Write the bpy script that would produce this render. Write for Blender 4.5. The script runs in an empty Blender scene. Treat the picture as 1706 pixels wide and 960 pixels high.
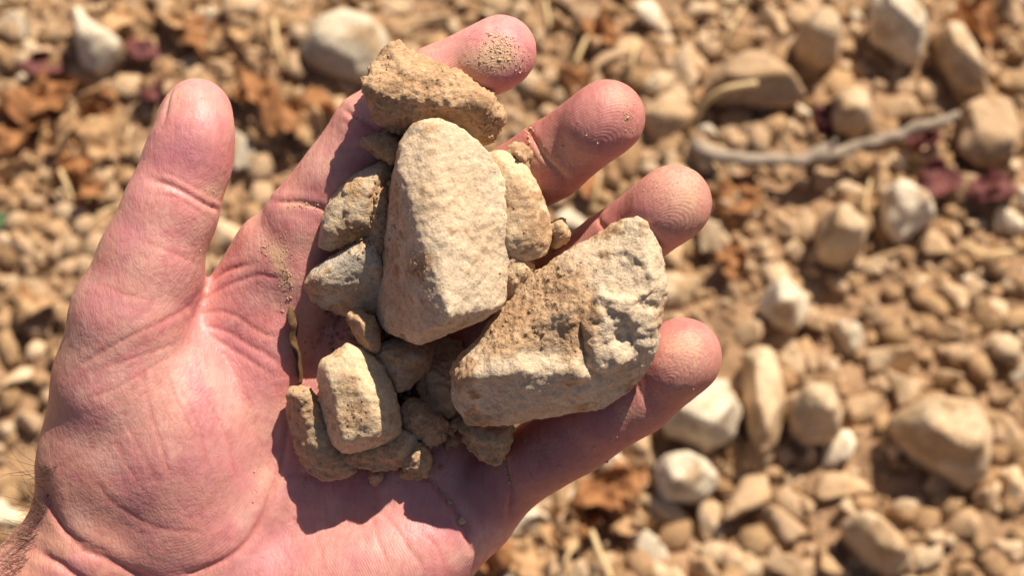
import bpy, bmesh, math, random
import numpy as np
from mathutils import Vector, Matrix
from mathutils.bvhtree import BVHTree

random.seed(7)
RNG = np.random.default_rng(7)
S = bpy.context.scene
COL = S.collection

# ------------------------------------------------------------------ camera, sky, sun, exposure
TILT = math.radians(24)          # how far the view leans away from straight down
D_HAND, D_GROUND = 0.50, 0.95    # metres from the lens to the hand / to the ground on the axis
W0 = 0.27                        # metres seen across the frame at the hand
RX = Matrix.Rotation(TILT, 3, 'X')
LOOK = RX @ Vector((0, 0, -1))
CAM = -LOOK * D_GROUND
cam = bpy.data.cameras.new('camera')
cam.sensor_width = 36
cam.lens = 36 * D_HAND / W0
cam.clip_start, cam.clip_end = 0.02, 200
cam.dof.use_dof = True
cam.dof.focus_distance = D_HAND - 0.022
cam.dof.aperture_fstop = 13.5
cam.dof.aperture_blades = 0
camo = bpy.data.objects.new('camera', cam)
COL.objects.link(camo)
camo.location = CAM
camo.rotation_euler = (TILT, 0, 0)
S.camera = camo

SUN_H = Vector((0.34, 0.79, 0.49)).normalized()    # towards the sun, in the camera's axes
SUN_W = RX @ SUN_H
world = bpy.data.worlds.new('World')
S.world = world
world.use_nodes = True
wn = world.node_tree.nodes
sky = wn.new('ShaderNodeTexSky')
sky.sky_type = 'NISHITA'
sky.sun_disc = False
sky.air_density = 0.8
sky.dust_density = 1.6
sky.sun_elevation = math.asin(SUN_W.z)
sky.sun_rotation = math.atan2(SUN_W.x, SUN_W.y)
world.node_tree.links.new(sky.outputs[0], wn['Background'].inputs[0])
wn['Background'].inputs[1].default_value = 0.05
sun = bpy.data.lights.new('sun', 'SUN')
sun.energy = 5.0
sun.angle = math.radians(0.53)
sun.color = (1.0, 0.90, 0.76)
suno = bpy.data.objects.new('sun', sun)
COL.objects.link(suno)
suno.rotation_euler = SUN_W.to_track_quat('Z', 'Y').to_euler()
suno.location = SUN_W * 5
S.view_settings.view_transform = 'Standard'
S.view_settings.look = 'None'
S.view_settings.gamma = 1
S.view_settings.exposure = 0.66
S.view_settings.use_curve_mapping = False
S.render.engine = 'CYCLES'
S.cycles.use_denoising = True
S.cycles.max_bounces = 6

# ------------------------------------------------------------------ helpers: frames
SPX = W0 * 1000 / 1706           # mm per photo pixel at the hand's reference depth
RXn = np.array(RX)
H_ORG = np.array(CAM + LOOK * D_HAND)


def hmm(px, py, z):
    """photo pixel + height in mm towards the lens -> mm in the hand's axes"""
    s = SPX * (1 - z / (D_HAND * 1000))
    return np.array([(px - 853) * s, (480 - py) * s, z], float)


def to_px(P):
    s = SPX * (1 - P[:, 2] / (D_HAND * 1000))
    return P[:, 0] / s + 853, 480 - P[:, 1] / s


def h2w(P):
    """mm in the hand's axes -> metres in the world"""
    return (np.asarray(P) * 0.001) @ RXn.T + H_ORG


def gpt(px, py, z=0.0):
    """photo pixel -> world point on the plane at height z"""
    d = np.array([(px - 853) / 1706 * W0 / D_HAND, (480 - py) / 1706 * W0 / D_HAND, -1.0])
    d = RXn @ d
    c = np.array(CAM)
    t = (z - c[2]) / d[2]
    return c + d * t


# ------------------------------------------------------------------ helpers: noise
_perm = np.random.default_rng(3).permutation(256)
_perm = np.concatenate([_perm, _perm, _perm])
_g = np.random.default_rng(4).normal(size=(256, 3))
_g /= np.linalg.norm(_g, axis=1)[:, None]


def perlin(P, seed=0):
    P = P + seed * 17.31
    I = np.floor(P).astype(np.int64)
    F = P - I
    I &= 255
    U = F * F * F * (F * (F * 6 - 15) + 10)
    r = 0
    for dx in (0, 1):
        wx = U[:, 0] if dx else 1 - U[:, 0]
        a = _perm[I[:, 0] + dx]
        for dy in (0, 1):
            wy = U[:, 1] if dy else 1 - U[:, 1]
            b = _perm[a + I[:, 1] + dy]
            for dz in (0, 1):
                wz = U[:, 2] if dz else 1 - U[:, 2]
                g = _g[_perm[b + I[:, 2] + dz] & 255]
                r = r + wx * wy * wz * (g[:, 0] * (F[:, 0] - dx) + g[:, 1] * (F[:, 1] - dy) + g[:, 2] * (F[:, 2] - dz))
    return r * 1.6


def fbm(P, scale, octaves=4, seed=0, gain=0.5):
    a, r, s = 1.0, 0, scale
    for i in range(octaves):
        r = r + a * perlin(P * s, seed + i * 3)
        a *= gain
        s *= 2.03
    return r


def worley(P, seed=0):
    """distance to the nearest random point, cells of size 1"""
    P = P + seed * 11.7
    I = np.floor(P).astype(np.int64)
    F = P - I
    best = np.full(len(P), 9.0)
    for dx in (-1, 0, 1):
        for dy in (-1, 0, 1):
            for dz in (-1, 0, 1):
                h = _perm[(_perm[(_perm[(I[:, 0] + dx) & 255] + I[:, 1] + dy) & 255] + I[:, 2] + dz) & 255]
                ox = ((h * 37) % 256) / 256 + dx - F[:, 0]
                oy = ((h * 91 + 53) % 256) / 256 + dy - F[:, 1]
                oz = ((h * 151 + 19) % 256) / 256 + dz - F[:, 2]
                best = np.minimum(best, ox * ox + oy * oy + oz * oz)
    return np.sqrt(best)


def sstep(a, b, x):
    t = np.clip((x - a) / (b - a), 0, 1)
    return t * t * (3 - 2 * t)


# ------------------------------------------------------------------ helpers: surfaces
def surface_nets(F, org, h):
    nx, ny, nz = F.shape
    neg = F < 0
    cnt = np.zeros((nx - 1, ny - 1, nz - 1), np.int8)
    for dx in (0, 1):
        for dy in (0, 1):
            for dz in (0, 1):
                cnt += neg[dx:nx - 1 + dx, dy:ny - 1 + dy, dz:nz - 1 + dz]
    cells = np.argwhere((cnt > 0) & (cnt < 8))
    idx = np.full(cnt.shape, -1, np.int64)
    idx[tuple(cells.T)] = np.arange(len(cells))
    acc = np.zeros((len(cells), 3))
    num = np.zeros(len(cells))
    cor = [(x, y, z) for x in (0, 1) for y in (0, 1) for z in (0, 1)]
    for a in cor:
        for ax in range(3):
            if a[ax]:
                continue
            b = list(a)
            b[ax] = 1
            fa = F[cells[:, 0] + a[0], cells[:, 1] + a[1], cells[:, 2] + a[2]]
            fb = F[cells[:, 0] + b[0], cells[:, 1] + b[1], cells[:, 2] + b[2]]
            m = (fa < 0) != (fb < 0)
            t = np.where(m, fa / np.where(m, fa - fb, 1), 0)
            p = np.zeros((len(cells), 3)) + np.array(a, float)
            p[:, ax] = t
            acc[m] += p[m]
            num[m] += 1
    V = (cells + acc / num[:, None]) * h + np.array(org)
    quads = []
    for ax in range(3):
        o = [i for i in range(3) if i != ax]
        sl0 = [slice(None)] * 3
        sl1 = [slice(None)] * 3
        sl0[ax] = slice(0, -1)
        sl1[ax] = slice(1, None)
        n0, n1 = neg[tuple(sl0)], neg[tuple(sl1)]
        e = np.argwhere(n0 != n1)
        e = e[(e[:, o[0]] > 0) & (e[:, o[1]] > 0) & (e[:, o[0]] < F.shape[o[0]] - 1) & (e[:, o[1]] < F.shape[o[1]] - 1)]
        q = []
        for d0, d1 in ((0, 0), (1, 0), (1, 1), (0, 1)):
            c = e.copy()
            c[:, o[0]] -= d0
            c[:, o[1]] -= d1
            q.append(idx[tuple(c.T)])
        q = np.stack(q, 1)
        flip = n0[tuple(e.T)]
        if ax == 1:
            flip = ~flip
        q[~flip] = q[~flip][:, ::-1]
        quads.append(q)
    return V, np.concatenate(quads)


def vnormals(V, Q):
    n = np.zeros_like(V)
    fn = np.cross(V[Q[:, 2]] - V[Q[:, 0]], V[Q[:, 3]] - V[Q[:, 1]])
    for k in range(4):
        for c in range(3):
            n[:, c] += np.bincount(Q[:, k], fn[:, c], len(V))
    return n / (np.linalg.norm(n, axis=1)[:, None] + 1e-12)


def relax(V, Q, it=1, lam=0.5):
    for _ in range(it):
        s = np.zeros_like(V)
        c = np.zeros(len(V))
        for k in range(4):
            a, b = Q[:, k], Q[:, (k + 1) % 4]
            for i in range(3):
                s[:, i] += np.bincount(a, V[b, i], len(V)) + np.bincount(b, V[a, i], len(V))
            c += np.bincount(a, minlength=len(V)) + np.bincount(b, minlength=len(V))
        V = V + lam * (s / c[:, None] - V)
    return V


def subdivide(V, Q):
    """one level of quad subdivision, smoothed"""
    n = len(V)
    E = np.sort(np.concatenate([Q[:, [k, (k + 1) % 4]] for k in range(4)]), 1)
    key, inv = np.unique(E[:, 0] * n + E[:, 1], return_inverse=True)
    ea, eb = key // n, key % n
    m = len(Q)
    ei = n + inv.reshape(4, m)
    fi = n + len(key) + np.arange(m)
    W = np.concatenate([V, (V[ea] + V[eb]) / 2, V[Q].mean(1)])
    R = np.concatenate([np.stack([Q[:, k], ei[k], fi, ei[(k + 3) % 4]], 1) for k in range(4)])
    return relax(W, R, 2, .5), R


def np_mesh(name, V, Q, attrs=None, col=None, smooth=True):
    me = bpy.data.meshes.new(name)
    V = np.asarray(V, np.float32)
    Q = np.asarray(Q, np.int32)
    k = Q.shape[1]
    me.vertices.add(len(V))
    me.vertices.foreach_set('co', V.ravel())
    me.loops.add(Q.size)
    me.loops.foreach_set('vertex_index', Q.ravel())
    me.polygons.add(len(Q))
    me.polygons.foreach_set('loop_start', np.arange(0, Q.size, k, dtype=np.int32))
    me.update(calc_edges=True)
    if smooth:
        me.polygons.foreach_set('use_smooth', np.ones(len(Q), bool))
    for n, a in (attrs or {}).items():
        me.attributes.new(n, 'FLOAT', 'POINT').data.foreach_set('value', np.asarray(a, np.float32))
    if col is not None:
        c4 = np.ones((len(V), 4), np.float32)
        c4[:, :3] = col
        me.attributes.new('pigment', 'FLOAT_COLOR', 'POINT').data.foreach_set('color', c4.ravel())
    me.validate()
    return me


def place(name, me, mat, label=None, cat=None, group=None, kind=None, parent=None):
    o = bpy.data.objects.new(name, me)
    if mat and not me.materials:
        me.materials.append(mat)
    COL.objects.link(o)
    if parent:
        o.parent = parent
    tag(o, label, cat, group, kind)
    return o


def tag(o, label=None, cat=None, group=None, kind=None):
    for k, v in (('label', label), ('category', cat), ('group', group), ('kind', kind)):
        if v:
            o[k] = v


def recentre(V, base_up):
    """origin at the thing's base: lowest point along the given up axis, under its middle"""
    V = np.asarray(V)
    up = np.asarray(base_up)
    c = V.mean(0)
    c = c + up * ((V @ up).min() - c @ up)
    return V - c, c


# ------------------------------------------------------------------ materials
class NT:
    def __init__(self, name):
        self.m = bpy.data.materials.new(name)
        self.m.use_nodes = True
        self.t = self.m.node_tree
        self.b = self.t.nodes['Principled BSDF']

    def n(self, typ, **kw):
        nd = self.t.nodes.new('ShaderNode' + typ)
        for k, v in kw.items():
            if k[0] == 'i' and k[1:].isdigit():
                s = nd.inputs[int(k[1:])]
            elif k in nd.inputs:
                s = nd.inputs[k]
            else:
                setattr(nd, k, v)
                continue
            if isinstance(v, bpy.types.NodeSocket):
                self.t.links.new(v, s)
            else:
                s.default_value = v
        return nd

    def link(self, a, b):
        self.t.links.new(a, b)

    def math(self, op, a, b=0.0, clamp=False):
        nd = self.n('Math', operation=op, i0=a, i1=b)
        nd.use_clamp = clamp
        return nd.outputs[0]

    def mix(self, f, a, b, mode='MIX'):
        nd = self.n('Mix', data_type='RGBA', blend_type=mode)
        for s, v in ((nd.inputs[0], f), (nd.inputs[6], a), (nd.inputs[7], b)):
            if isinstance(v, bpy.types.NodeSocket):
                self.t.links.new(v, s)
            else:
                s.default_value = v if not isinstance(v, tuple) or len(v) == 4 else (*v, 1)
        return nd.outputs[2]

    def ramp(self, f, stops):
        nd = self.n('ValToRGB', i0=f)
        e = nd.color_ramp.elements
        while len(e) < len(stops):
            e.new(0.5)
        for q, (p, c) in zip(e, stops):
            q.position = p
            q.color = (*c, 1) if isinstance(c, tuple) else (c, c, c, 1)
        return nd.outputs[0]

    def attr(self, name):
        return self.n('Attribute', attribute_name=name)


def mat_rock(name, fine=1.0, dist=None):
    t = NT(name)
    co = t.n('TexCoord').outputs['Object']
    a = t.attr('pigment').outputs['Color']
    n1 = t.n('TexNoise', Vector=co, Scale=420.0 * fine, Detail=6.0, Roughness=0.7).outputs[0]
    n2 = t.n('TexNoise', Vector=co, Scale=1500.0 * fine, Detail=3.0, Roughness=0.7).outputs[0]
    m = t.mix(1.0, a, t.ramp(n1, [(0.3, 0.74), (0.52, 1.0), (0.75, 1.14)]), 'MULTIPLY')
    m = t.mix(1.0, m, t.ramp(n2, [(0.28, 0.72), (0.5, 1.0), (0.7, 1.12)]), 'MULTIPLY')
    t.link(m, t.b.inputs['Base Color'])
    t.b.inputs['Roughness'].default_value = 0.93
    t.b.inputs['Specular IOR Level'].default_value = 0.18
    h = t.math('ADD', t.math('MULTIPLY', n1, 1.0), t.math('MULTIPLY', n2, 0.55))
    bp = t.n('Bump', Strength=1.0, Distance=dist or 0.0007 / fine, Height=h)
    t.link(bp.outputs[0], t.b.inputs['Normal'])
    return t.m


def mat_skin():
    t = NT('skin')
    co = t.n('TexCoord').outputs['Object']
    a = t.attr('pigment').outputs['Color']
    warp = t.n('TexNoise', Vector=co, Scale=60.0, Detail=3.0)
    cw = t.n('VectorMath', operation='MULTIPLY_ADD', i0=warp.outputs['Color'], i1=(0.004, 0.004, 0.004), i2=co).outputs[0]
    mp = t.n('Mapping', Vector=cw)
    mp.inputs['Rotation'].default_value = (0, 0, math.radians(28))
    mp.inputs['Scale'].default_value = (1.0, 0.42, 1.0)
    vor = t.n('TexVoronoi', Vector=mp.outputs[0], Scale=900.0, feature='DISTANCE_TO_EDGE').outputs[0]
    cell = t.ramp(vor, [(0.0, 0.0), (0.22, 1.0)])
    mp2 = t.n('Mapping', Vector=cw)
    mp2.inputs['Rotation'].default_value = (0, 0, math.radians(-38))
    mp2.inputs['Scale'].default_value = (1.0, 0.22, 1.0)
    lines = t.n('TexNoise', Vector=mp2.outputs[0], Scale=620.0, Detail=3.0, Roughness=0.65).outputs[0]
    pores = t.n('TexNoise', Vector=co, Scale=2600.0, Detail=2.0).outputs[0]
    ph = t.attr('phase').outputs['Fac']
    am = t.attr('ridge').outputs['Fac']
    rid = t.math('MULTIPLY', t.math('SINE', t.math('MULTIPLY', ph, 6.2832)), am)
    wr = t.math('SUBTRACT', 1.0, t.math('MULTIPLY', am, 0.75))
    h = t.math('ADD', t.math('MULTIPLY', cell, 0.32), t.math('MULTIPLY', lines, 1.12))
    h = t.math('ADD', t.math('MULTIPLY', h, wr), t.math('MULTIPLY', rid, 0.15))
    h = t.math('ADD', h, t.math('MULTIPLY', pores, 0.16))
    bp = t.n('Bump', Strength=0.62, Distance=0.00022, Height=h)
    t.link(bp.outputs[0], t.b.inputs['Normal'])
    # blotchy blood colour and dust caught in the dry skin
    bl = t.n('TexNoise', Vector=co, Scale=95.0, Detail=5.0, Roughness=0.62).outputs[0]
    c = t.mix(1.0, a, t.ramp(bl, [(0.3, (0.93, 0.82, 0.84)), (0.5, (1, 1, 1)), (0.72, (1.05, 1.12, 1.10))]), 'MULTIPLY')
    c = t.mix(1.0, c, t.ramp(lines, [(0.3, (0.90, 0.83, 0.83)), (0.55, (1, 1, 1)), (0.75, (1.05, 1.06, 1.06))]), 'MULTIPLY')
    du = t.attr('dust').outputs['Fac']
    sp = t.n('TexNoise', Vector=co, Scale=1500.0, Detail=4.0, Roughness=0.75).outputs[0]
    dm = t.math('MULTIPLY', t.math('SUBTRACT', t.math('ADD', sp, t.math('MULTIPLY', du, 0.42)), 0.60), 5.5, True)
    dm = t.math('MULTIPLY', dm, t.math('MINIMUM', du, 0.85))
    c = t.mix(dm, c, (0.60, 0.40, 0.24))
    t.link(c, t.b.inputs['Base Color'])
    t.link(t.math('ADD', 0.52, t.math('MULTIPLY', dm, 0.4)), t.b.inputs['Roughness'])
    t.b.inputs['Specular IOR Level'].default_value = 0.5
    t.b.inputs['Subsurface Weight'].default_value = 0.55
    t.b.inputs['Subsurface Radius'].default_value = (1.0, 0.32, 0.18)
    t.b.inputs['Subsurface Scale'].default_value = 0.0019
    return t.m


def mat_plain(name, c1, c2, scale, rough=0.8, bump=0.3, dist=0.0005, trans=0.0):
    t = NT(name)
    co = t.n('TexCoord').outputs['Object']
    n = t.n('TexNoise', Vector=co, Scale=scale, Detail=5.0, Roughness=0.65).outputs[0]
    t.link(t.ramp(n, [(0.3, c1), (0.7, c2)]), t.b.inputs['Base Color'])
    t.b.inputs['Roughness'].default_value = rough
    t.b.inputs['Specular IOR Level'].default_value = 0.25
    bp = t.n('Bump', Strength=bump, Distance=dist, Height=n)
    t.link(bp.outputs[0], t.b.inputs['Normal'])
    if trans:
        tr = t.n('BsdfTranslucent', Color=(*[min(1, x * 1.3) for x in c2], 1))
        mx = t.n('MixShader', i0=trans)
        t.link(t.b.outputs[0], mx.inputs[1])
        t.link(tr.outputs[0], mx.inputs[2])
        t.link(mx.outputs[0], t.t.nodes['Material Output'].inputs[0])
    return t.m


M_ROCK = mat_rock('limestone_and_dust')
M_CHALK = mat_rock('smooth_limestone', 1.0, 0.00046)
M_GSTONE = mat_rock('field_stone', 0.35)
M_GPROTO = mat_rock('small_field_stone', 0.0045, 0.0010)
M_SKIN = mat_skin()
M_SAND = mat_plain('sand', (0.42, 0.26, 0.14), (0.66, 0.46, 0.28), 900, 0.9)

# ------------------------------------------------------------------ the ground
SOIL = np.array([0.335, 0.205, 0.115])


def ground_height(x, y):
    P = np.stack([x, y, np.zeros_like(x)], 1)
    return 0.006 * fbm(P, 9, 3, 1) + 0.0035 * fbm(P, 45, 3, 2) + 0.0022 * np.maximum(0, 0.55 - worley(P * 110, 1)) * 1.6 + 0.0016 * fbm(P, 180, 2, 5)


def build_ground():
    gx = np.concatenate([np.linspace(-14, -0.8, 14)[:-1], np.linspace(-0.8, 0.8, 560), np.linspace(0.8, 14, 14)[1:]])
    gy = np.concatenate([np.linspace(-14, -0.62, 14)[:-1], np.linspace(-0.62, 0.8, 480), np.linspace(0.8, 14, 14)[1:]])
    X, Y = np.meshgrid(gx, gy, indexing='ij')
    x, y = X.ravel(), Y.ravel()
    V = np.stack([x, y, ground_height(x, y)], 1)
    n, m = X.shape
    i = np.arange(n * m).reshape(n, m)
    Q = np.stack([i[:-1, :-1].ravel(), i[1:, :-1].ravel(), i[1:, 1:].ravel(), i[:-1, 1:].ravel()], 1)
    P = np.stack([x, y, 0 * x], 1)
    v = fbm(P, 14, 3, 9)
    w = fbm(P, 90, 2, 12)
    c = SOIL * (1 + 0.28 * v[:, None] + 0.25 * w[:, None])
    place('ground', np_mesh('ground', V, Q, col=np.clip(c, 0.03, 0.9)), M_GSTONE, kind='structure')


build_ground()


def hull_planes(P):
    bm = bmesh.new()
    for p in P:
        bm.verts.new(p)
    r = bmesh.ops.convex_hull(bm, input=bm.verts)
    bm.normal_update()
    pl = []
    for f in bm.faces:
        if f.calc_area() < 1e-9:
            continue
        pl.append((*f.normal, f.normal.dot(f.verts[0].co)))
    bm.free()
    pl = np.array(pl)
    c = np.mean(P, 0)
    bad = pl[:, :3] @ c > pl[:, 3]
    pl[bad] *= -1
    key = np.round(pl[:, :3] * 40)
    _, u = np.unique(key, axis=0, return_index=True)
    return pl[u]


def hull_solid(P, res, rnd, carve=(), warp=0.0, seed=0, wscale=0.06, cuts=0, cutd=(.92, .985)):
    """rounded convex solid through the points, hollowed by spheres, as a quad mesh"""
    P = np.asarray(P, float)
    lo, hi = P.min(0) - 3 * rnd - 3 * res, P.max(0) + 3 * rnd + 3 * res
    ax = [np.arange(lo[i], hi[i] + res, res) for i in range(3)]
    G = np.stack(np.meshgrid(*ax, indexing='ij'), -1)
    sh = G.shape[:3]
    G = G.reshape(-1, 3)
    Gw = G
    if warp:
        Gw = G + warp * np.stack([perlin(G * wscale, seed + 40 + 7 * k) for k in range(3)], 1)
    pl = hull_planes(P)
    if cuts:
        rc = np.random.default_rng(seed + 900)
        dd = rc.normal(size=(cuts, 3))
        dd /= np.linalg.norm(dd, axis=1)[:, None]
        c0 = P.mean(0)
        sup = ((P - c0) @ dd.T).max(0)
        pl = np.concatenate([pl, np.column_stack([dd, dd @ c0 + sup * rc.uniform(*cutd, cuts)])])
    acc = np.zeros(len(G))
    dmax = np.full(len(G), -1e9)
    ds = []
    for p in pl:
        d = Gw @ p[:3] - p[3]
        ds.append(d)
        dmax = np.maximum(dmax, d)
    for d in ds:
        acc += np.exp((d - dmax) / rnd)
    F = dmax + rnd * np.log(acc) - rnd * 0.4
    for cx, cy, cz, r in carve:
        d = r - np.linalg.norm(G - np.array([cx, cy, cz]), axis=1)
        k = rnd * 1.5
        h = np.clip(0.5 + 0.5 * (d - F) / k, 0, 1)
        F = F + (d - F) * h + k * h * (1 - h)
    return surface_nets(F.reshape(sh), lo, res)


PALE = (0.63, 0.455, 0.285)
WHITE = (0.78, 0.645, 0.47)
TAN = (0.515, 0.345, 0.205)
GREY = (0.60, 0.495, 0.36)
BROWN = (0.41, 0.25, 0.13)
PALS = dict(p=PALE, w=WHITE, t=TAN, g=GREY, b=BROWN)


def stone_colour(V, N, base, seed, soil=0.35, sc=1.0):
    base = np.array(base)
    f = fbm(V, 22 * sc, 3, seed)
    m = sstep(0.18 - soil * 0.8, 0.62 - soil * 0.5, fbm(V, 55 * sc, 4, seed + 5) + 0.25 * f)
    c = base * (1 + 0.18 * f[:, None])
    return c + (np.array((0.44, 0.275, 0.14)) - c) * m[:, None] * 0.75


def build_protos():
    out = []
    rg = np.random.default_rng(21)
    for k in range(18):
        n = 8 + k % 5
        p = rg.normal(size=(n, 3))
        p /= np.linalg.norm(p, axis=1)[:, None]
        p *= rg.uniform(0.75, 1.15, (n, 1))
        V, Q = hull_solid(p, 0.11 if k < 12 else 0.15, 0.018 if k % 3 else 0.04, seed=k)
        N = vnormals(V, Q)
        V = V + N * (0.06 * fbm(V, 2.0, 4, k))[:, None]
        V -= V.mean(0)
        V /= np.abs(V).max(0)
        out.append((V, Q, vnormals(V, Q)))
    return out


PROTOS = build_protos()
_proto_mesh = {}


def proto_mesh(k, pal):
    key = (k, pal)
    if key not in _proto_mesh:
        V, Q, N = PROTOS[k]
        c = stone_colour(V * 0.02, N, PALS[pal], k * 5 + ord(pal), 0.05 if pal == 'w' else .28)
        _proto_mesh[key] = np_mesh('stone', V, Q, col=np.clip(c, 0.02, 0.9))
    return _proto_mesh[key]


# measured stones: (px, py, width px, height px, turn deg, palette, height factor, label)
G_PX = W0 * D_GROUND / D_HAND / 1706     # metres per pixel at the ground on the axis
STONES = [
    (78, 58, 74, 60, 10, 't', .7, 'tan stone touching the pale pointed stone in the top left'),
    (20, 42, 66, 62, 0, 'g', .7, 'greyish stone cut by the left edge near the top corner'),
    (33, 118, 46, 28, -5, 'w', .6, 'small flat whitish stone at the upper left edge above orange leaves'),
    (345, 20, 52, 36, 20, 'g', .7, 'small grey stone at the top edge above the thumb'),
    (490, 112, 66, 44, 15, 't', .7, 'tan stone directly below the big pale stone at the top'),
    (452, 36, 64, 54, 30, 'b', .7, 'brown stone left of the big pale stone at the top'),
    (700, 34, 150, 48, -6, 't', .5, 'long flat tan stone above the index finger'),
    (402, 245, 62, 92, 10, 'g', .6, 'greyish stone peeking out right of the thumb tip'),
    (365, 112, 56, 42, 0, 't', .7, 'tan stone at the upper right of the thumb tip'),
    (640, 8, 90, 44, 0, 'p', .6, 'pale stone cut by the top edge, over the tan clod'),
    (1085, 26, 76, 80, 0, 'w', .7, 'white stone at the top edge above the middle finger'),
    (1140, 118, 62, 96, -25, 'p', .7, 'upright pale stone just right of the middle fingertip'),
    (1030, 84, 120, 70, 10, 't', .7, 'tan stone with a dark shaded side above the middle fingertip'),
    (1290, 34, 62, 78, 0, 'p', .7, 'pale stone at the top edge left of the blocky shaded one'),
    (1430, 15, 26, 24, 0, 'w', .8, 'tiny white pebble left of the large white stone up top'),
    (1693, 132, 66, 44, 20, 't', .7, 'tan stone at the right edge above the square slab'),
    (1340, 182, 32, 34, 0, 'w', .8, 'little white pebble left of the red withered leaf'),
    (1497, 180, 72, 64, 0, 't', .7, 'tan stone just above the grey twig, right of the pale lump'),
    (1550, 150, 52, 46, 0, 't', .7, 'small round tan stone left of the long diagonal stone'),
    (1350, 116, 44, 34, 0, 't', .7, 'small tan stone under the blocky shaded stone'),
    (1436, 112, 46, 36, 20, 't', .7, 'small tan stone in the shadow of the large white stone'),
    (1112, 196, 110, 84, 20, 't', .7, 'broad tan stone right of the middle fingertip'),
    (1230, 238, 64, 54, 0, 't', .7, 'tan stone touching the left stretch of the grey twig'),
    (1312, 240, 60, 52, 0, 't', .7, 'tan stone above the middle of the grey twig'),
    (1475, 432, 92, 48, 5, 'p', .6, 'flat pale stone below the bright white stone'),
    (1186, 392, 70, 78, 0, 'p', .7, 'pale stone beside the ring fingertip'),
    (1310, 376, 60, 42, -15, 't', .7, 'tan stone halfway between ring fingertip and rounded pale stone'),
    (1326, 414, 38, 36, 0, 'p', .8, 'small pale pebble left of the rounded pale stone'),
    (1416, 312, 56, 50, 30, 'p', .7, 'pale stone left of the bright white stone'),
    (1374, 296, 44, 40, 0, 't', .7, 'small tan stone below the middle of the twig'),
    (1412, 456, 46, 32, 0, 't', .7, 'small tan stone right under the rounded pale stone'),
    (1590, 492, 62, 62, 0, 'p', .6, 'lone pale stone on bare crumbly soil at the right'),
    (1562, 400, 54, 50, 0, 't', .7, 'tan stone below right of the bright white stone'),
    (1692, 474, 48, 30, 0, 'w', .6, 'white stone at the right edge at half height'),
    (1632, 464, 54, 24, -10, 'w', .5, 'thin whitish stone near the right edge at half height'),
    (1400, 748, 56, 74, -8, 'w', .8, 'small whitish egg-shaped stone beside the blocky stone'),
    (1442, 676, 72, 46, 25, 't', .7, 'tan stone between the blocky stone and the big tan boulder'),
    (1318, 600, 50, 56, 0, 'p', .8, 'small pale stone right of the tall upright stone top'),
    (1350, 604, 46, 42, 0, 't', .8, 'small tan stone between two pale pebbles above the blocky stone'),
    (1386, 610, 32, 36, 0, 'w', .8, 'tiny white pebble in the dark gap above the blocky stone'),
    (1416, 556, 56, 60, 0, 'g', .7, 'grey stone above the L-shaped stone pair'),
    (1462, 522, 60, 58, 0, 't', .7, 'tan stone up and right of the grey stone, mid right'),
    (1486, 598, 92, 66, -20, 'p', .7, 'pale stone forming the top of an L-shaped pair'),
    (1506, 644, 52, 70, 10, 'p', .7, 'pale stone forming the foot of an L-shaped pair'),
    (1590, 545, 54, 40, 0, 't', .7, 'tan stone at the right, above the big tan boulder'),
    (1682, 722, 50, 70, 0, 't', .7, 'tan stone at the right edge beside the big tan boulder'),
    (1112, 848, 104, 56, -10, 'p', .7, 'flat pale stone under the rounded grey-white stone'),
    (1182, 872, 44, 92, 8, 'p', .7, 'narrow upright pale stone with pointed foot, bottom'),
    (1246, 830, 96, 92, 0, 't', .7, 'blunt tan stone right of the rounded grey-white stone'),
    (1300, 872, 90, 60, -30, 't', .7, 'tan stone low down, right of the blunt tan stone'),
    (1404, 802, 96, 52, 10, 't', .6, 'wide flat tan stone under the small egg-shaped stone'),
    (1418, 848, 44, 40, 0, 'p', .8, 'small pale pebble above the long diagonal bottom stone'),
    (1540, 886, 74, 66, -20, 'p', .7, 'pale stone right of the long diagonal bottom stone'),
    (1606, 876, 64, 60, 0, 't', .7, 'tan stone in the bottom right beside the dark hole'),
    (1502, 822, 46, 26, 0, 't', .7, 'little tan stone lying in the boulder\'s shadow'),
    (1312, 944, 92, 46, -10, 't', .7, 'tan stone at the bottom edge, left of the diagonal stone'),
    (1240, 942, 90, 50, 8, 'p', .6, 'pale flat stone at the bottom edge under the pointed one'),
    (1690, 805, 50, 60, 0, 'p', .7, 'pale stone at the right edge below the boulder'),
    (1686, 912, 70, 40, 10, 'p', .6, 'pale flat stone in the bottom right corner'),
    (1030, 776, 86, 56, -10, 'w', .6, 'whitish stone peeking out under the little finger'),
    (866, 872, 100, 66, -20, 'w', .6, 'whitish stone beside the heel of the hand at its right'),
    (1082, 912, 66, 86, 0, 'w', .6, 'whitish stone at the bottom right of the orange leaf clump'),
    (1060, 748, 60, 76, 10, 't', .7, 'tan stone under the little finger beside the large pale one'),
    (850, 196, 70, 44, 0, 't', .7, 'tan stone seen between index and middle fingers'),
    (955, 366, 62, 76, 30, 'g', .6, 'greyish stone seen between middle and ring fingers'),
    (50, 424, 60, 64, 0, 't', .7, 'tan stone at the left edge level with the thumb base'),
    (30, 626, 60, 46, 0, 'p', .7, 'pale stone at the left edge beside the hand'),
    (46, 700, 52, 44, 0, 't', .7, 'tan stone at the left edge above the wrist hair'),
    (10, 846, 44, 60, 0, 'w', .7, 'white stone cut by the left edge beside the wrist'),
    (110, 385, 70, 54, 10, 't', .7, 'tan stone left of the middle of the thumb'),
    (380, 388, 70, 60, 0, 'p', .6, 'pale stone seen in the notch between thumb and index finger'),
    (1250, 555, 60, 66, 0, 't', .7, 'tan stone above the tall upright stone'),
    (1130, 480, 76, 60, 0, 'p', .6, 'pale stone between the ring and little fingertips'),
    (1250, 640, 50, 60, 0, 't', .7, 'brownish stone right of the little fingertip'),
]
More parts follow.
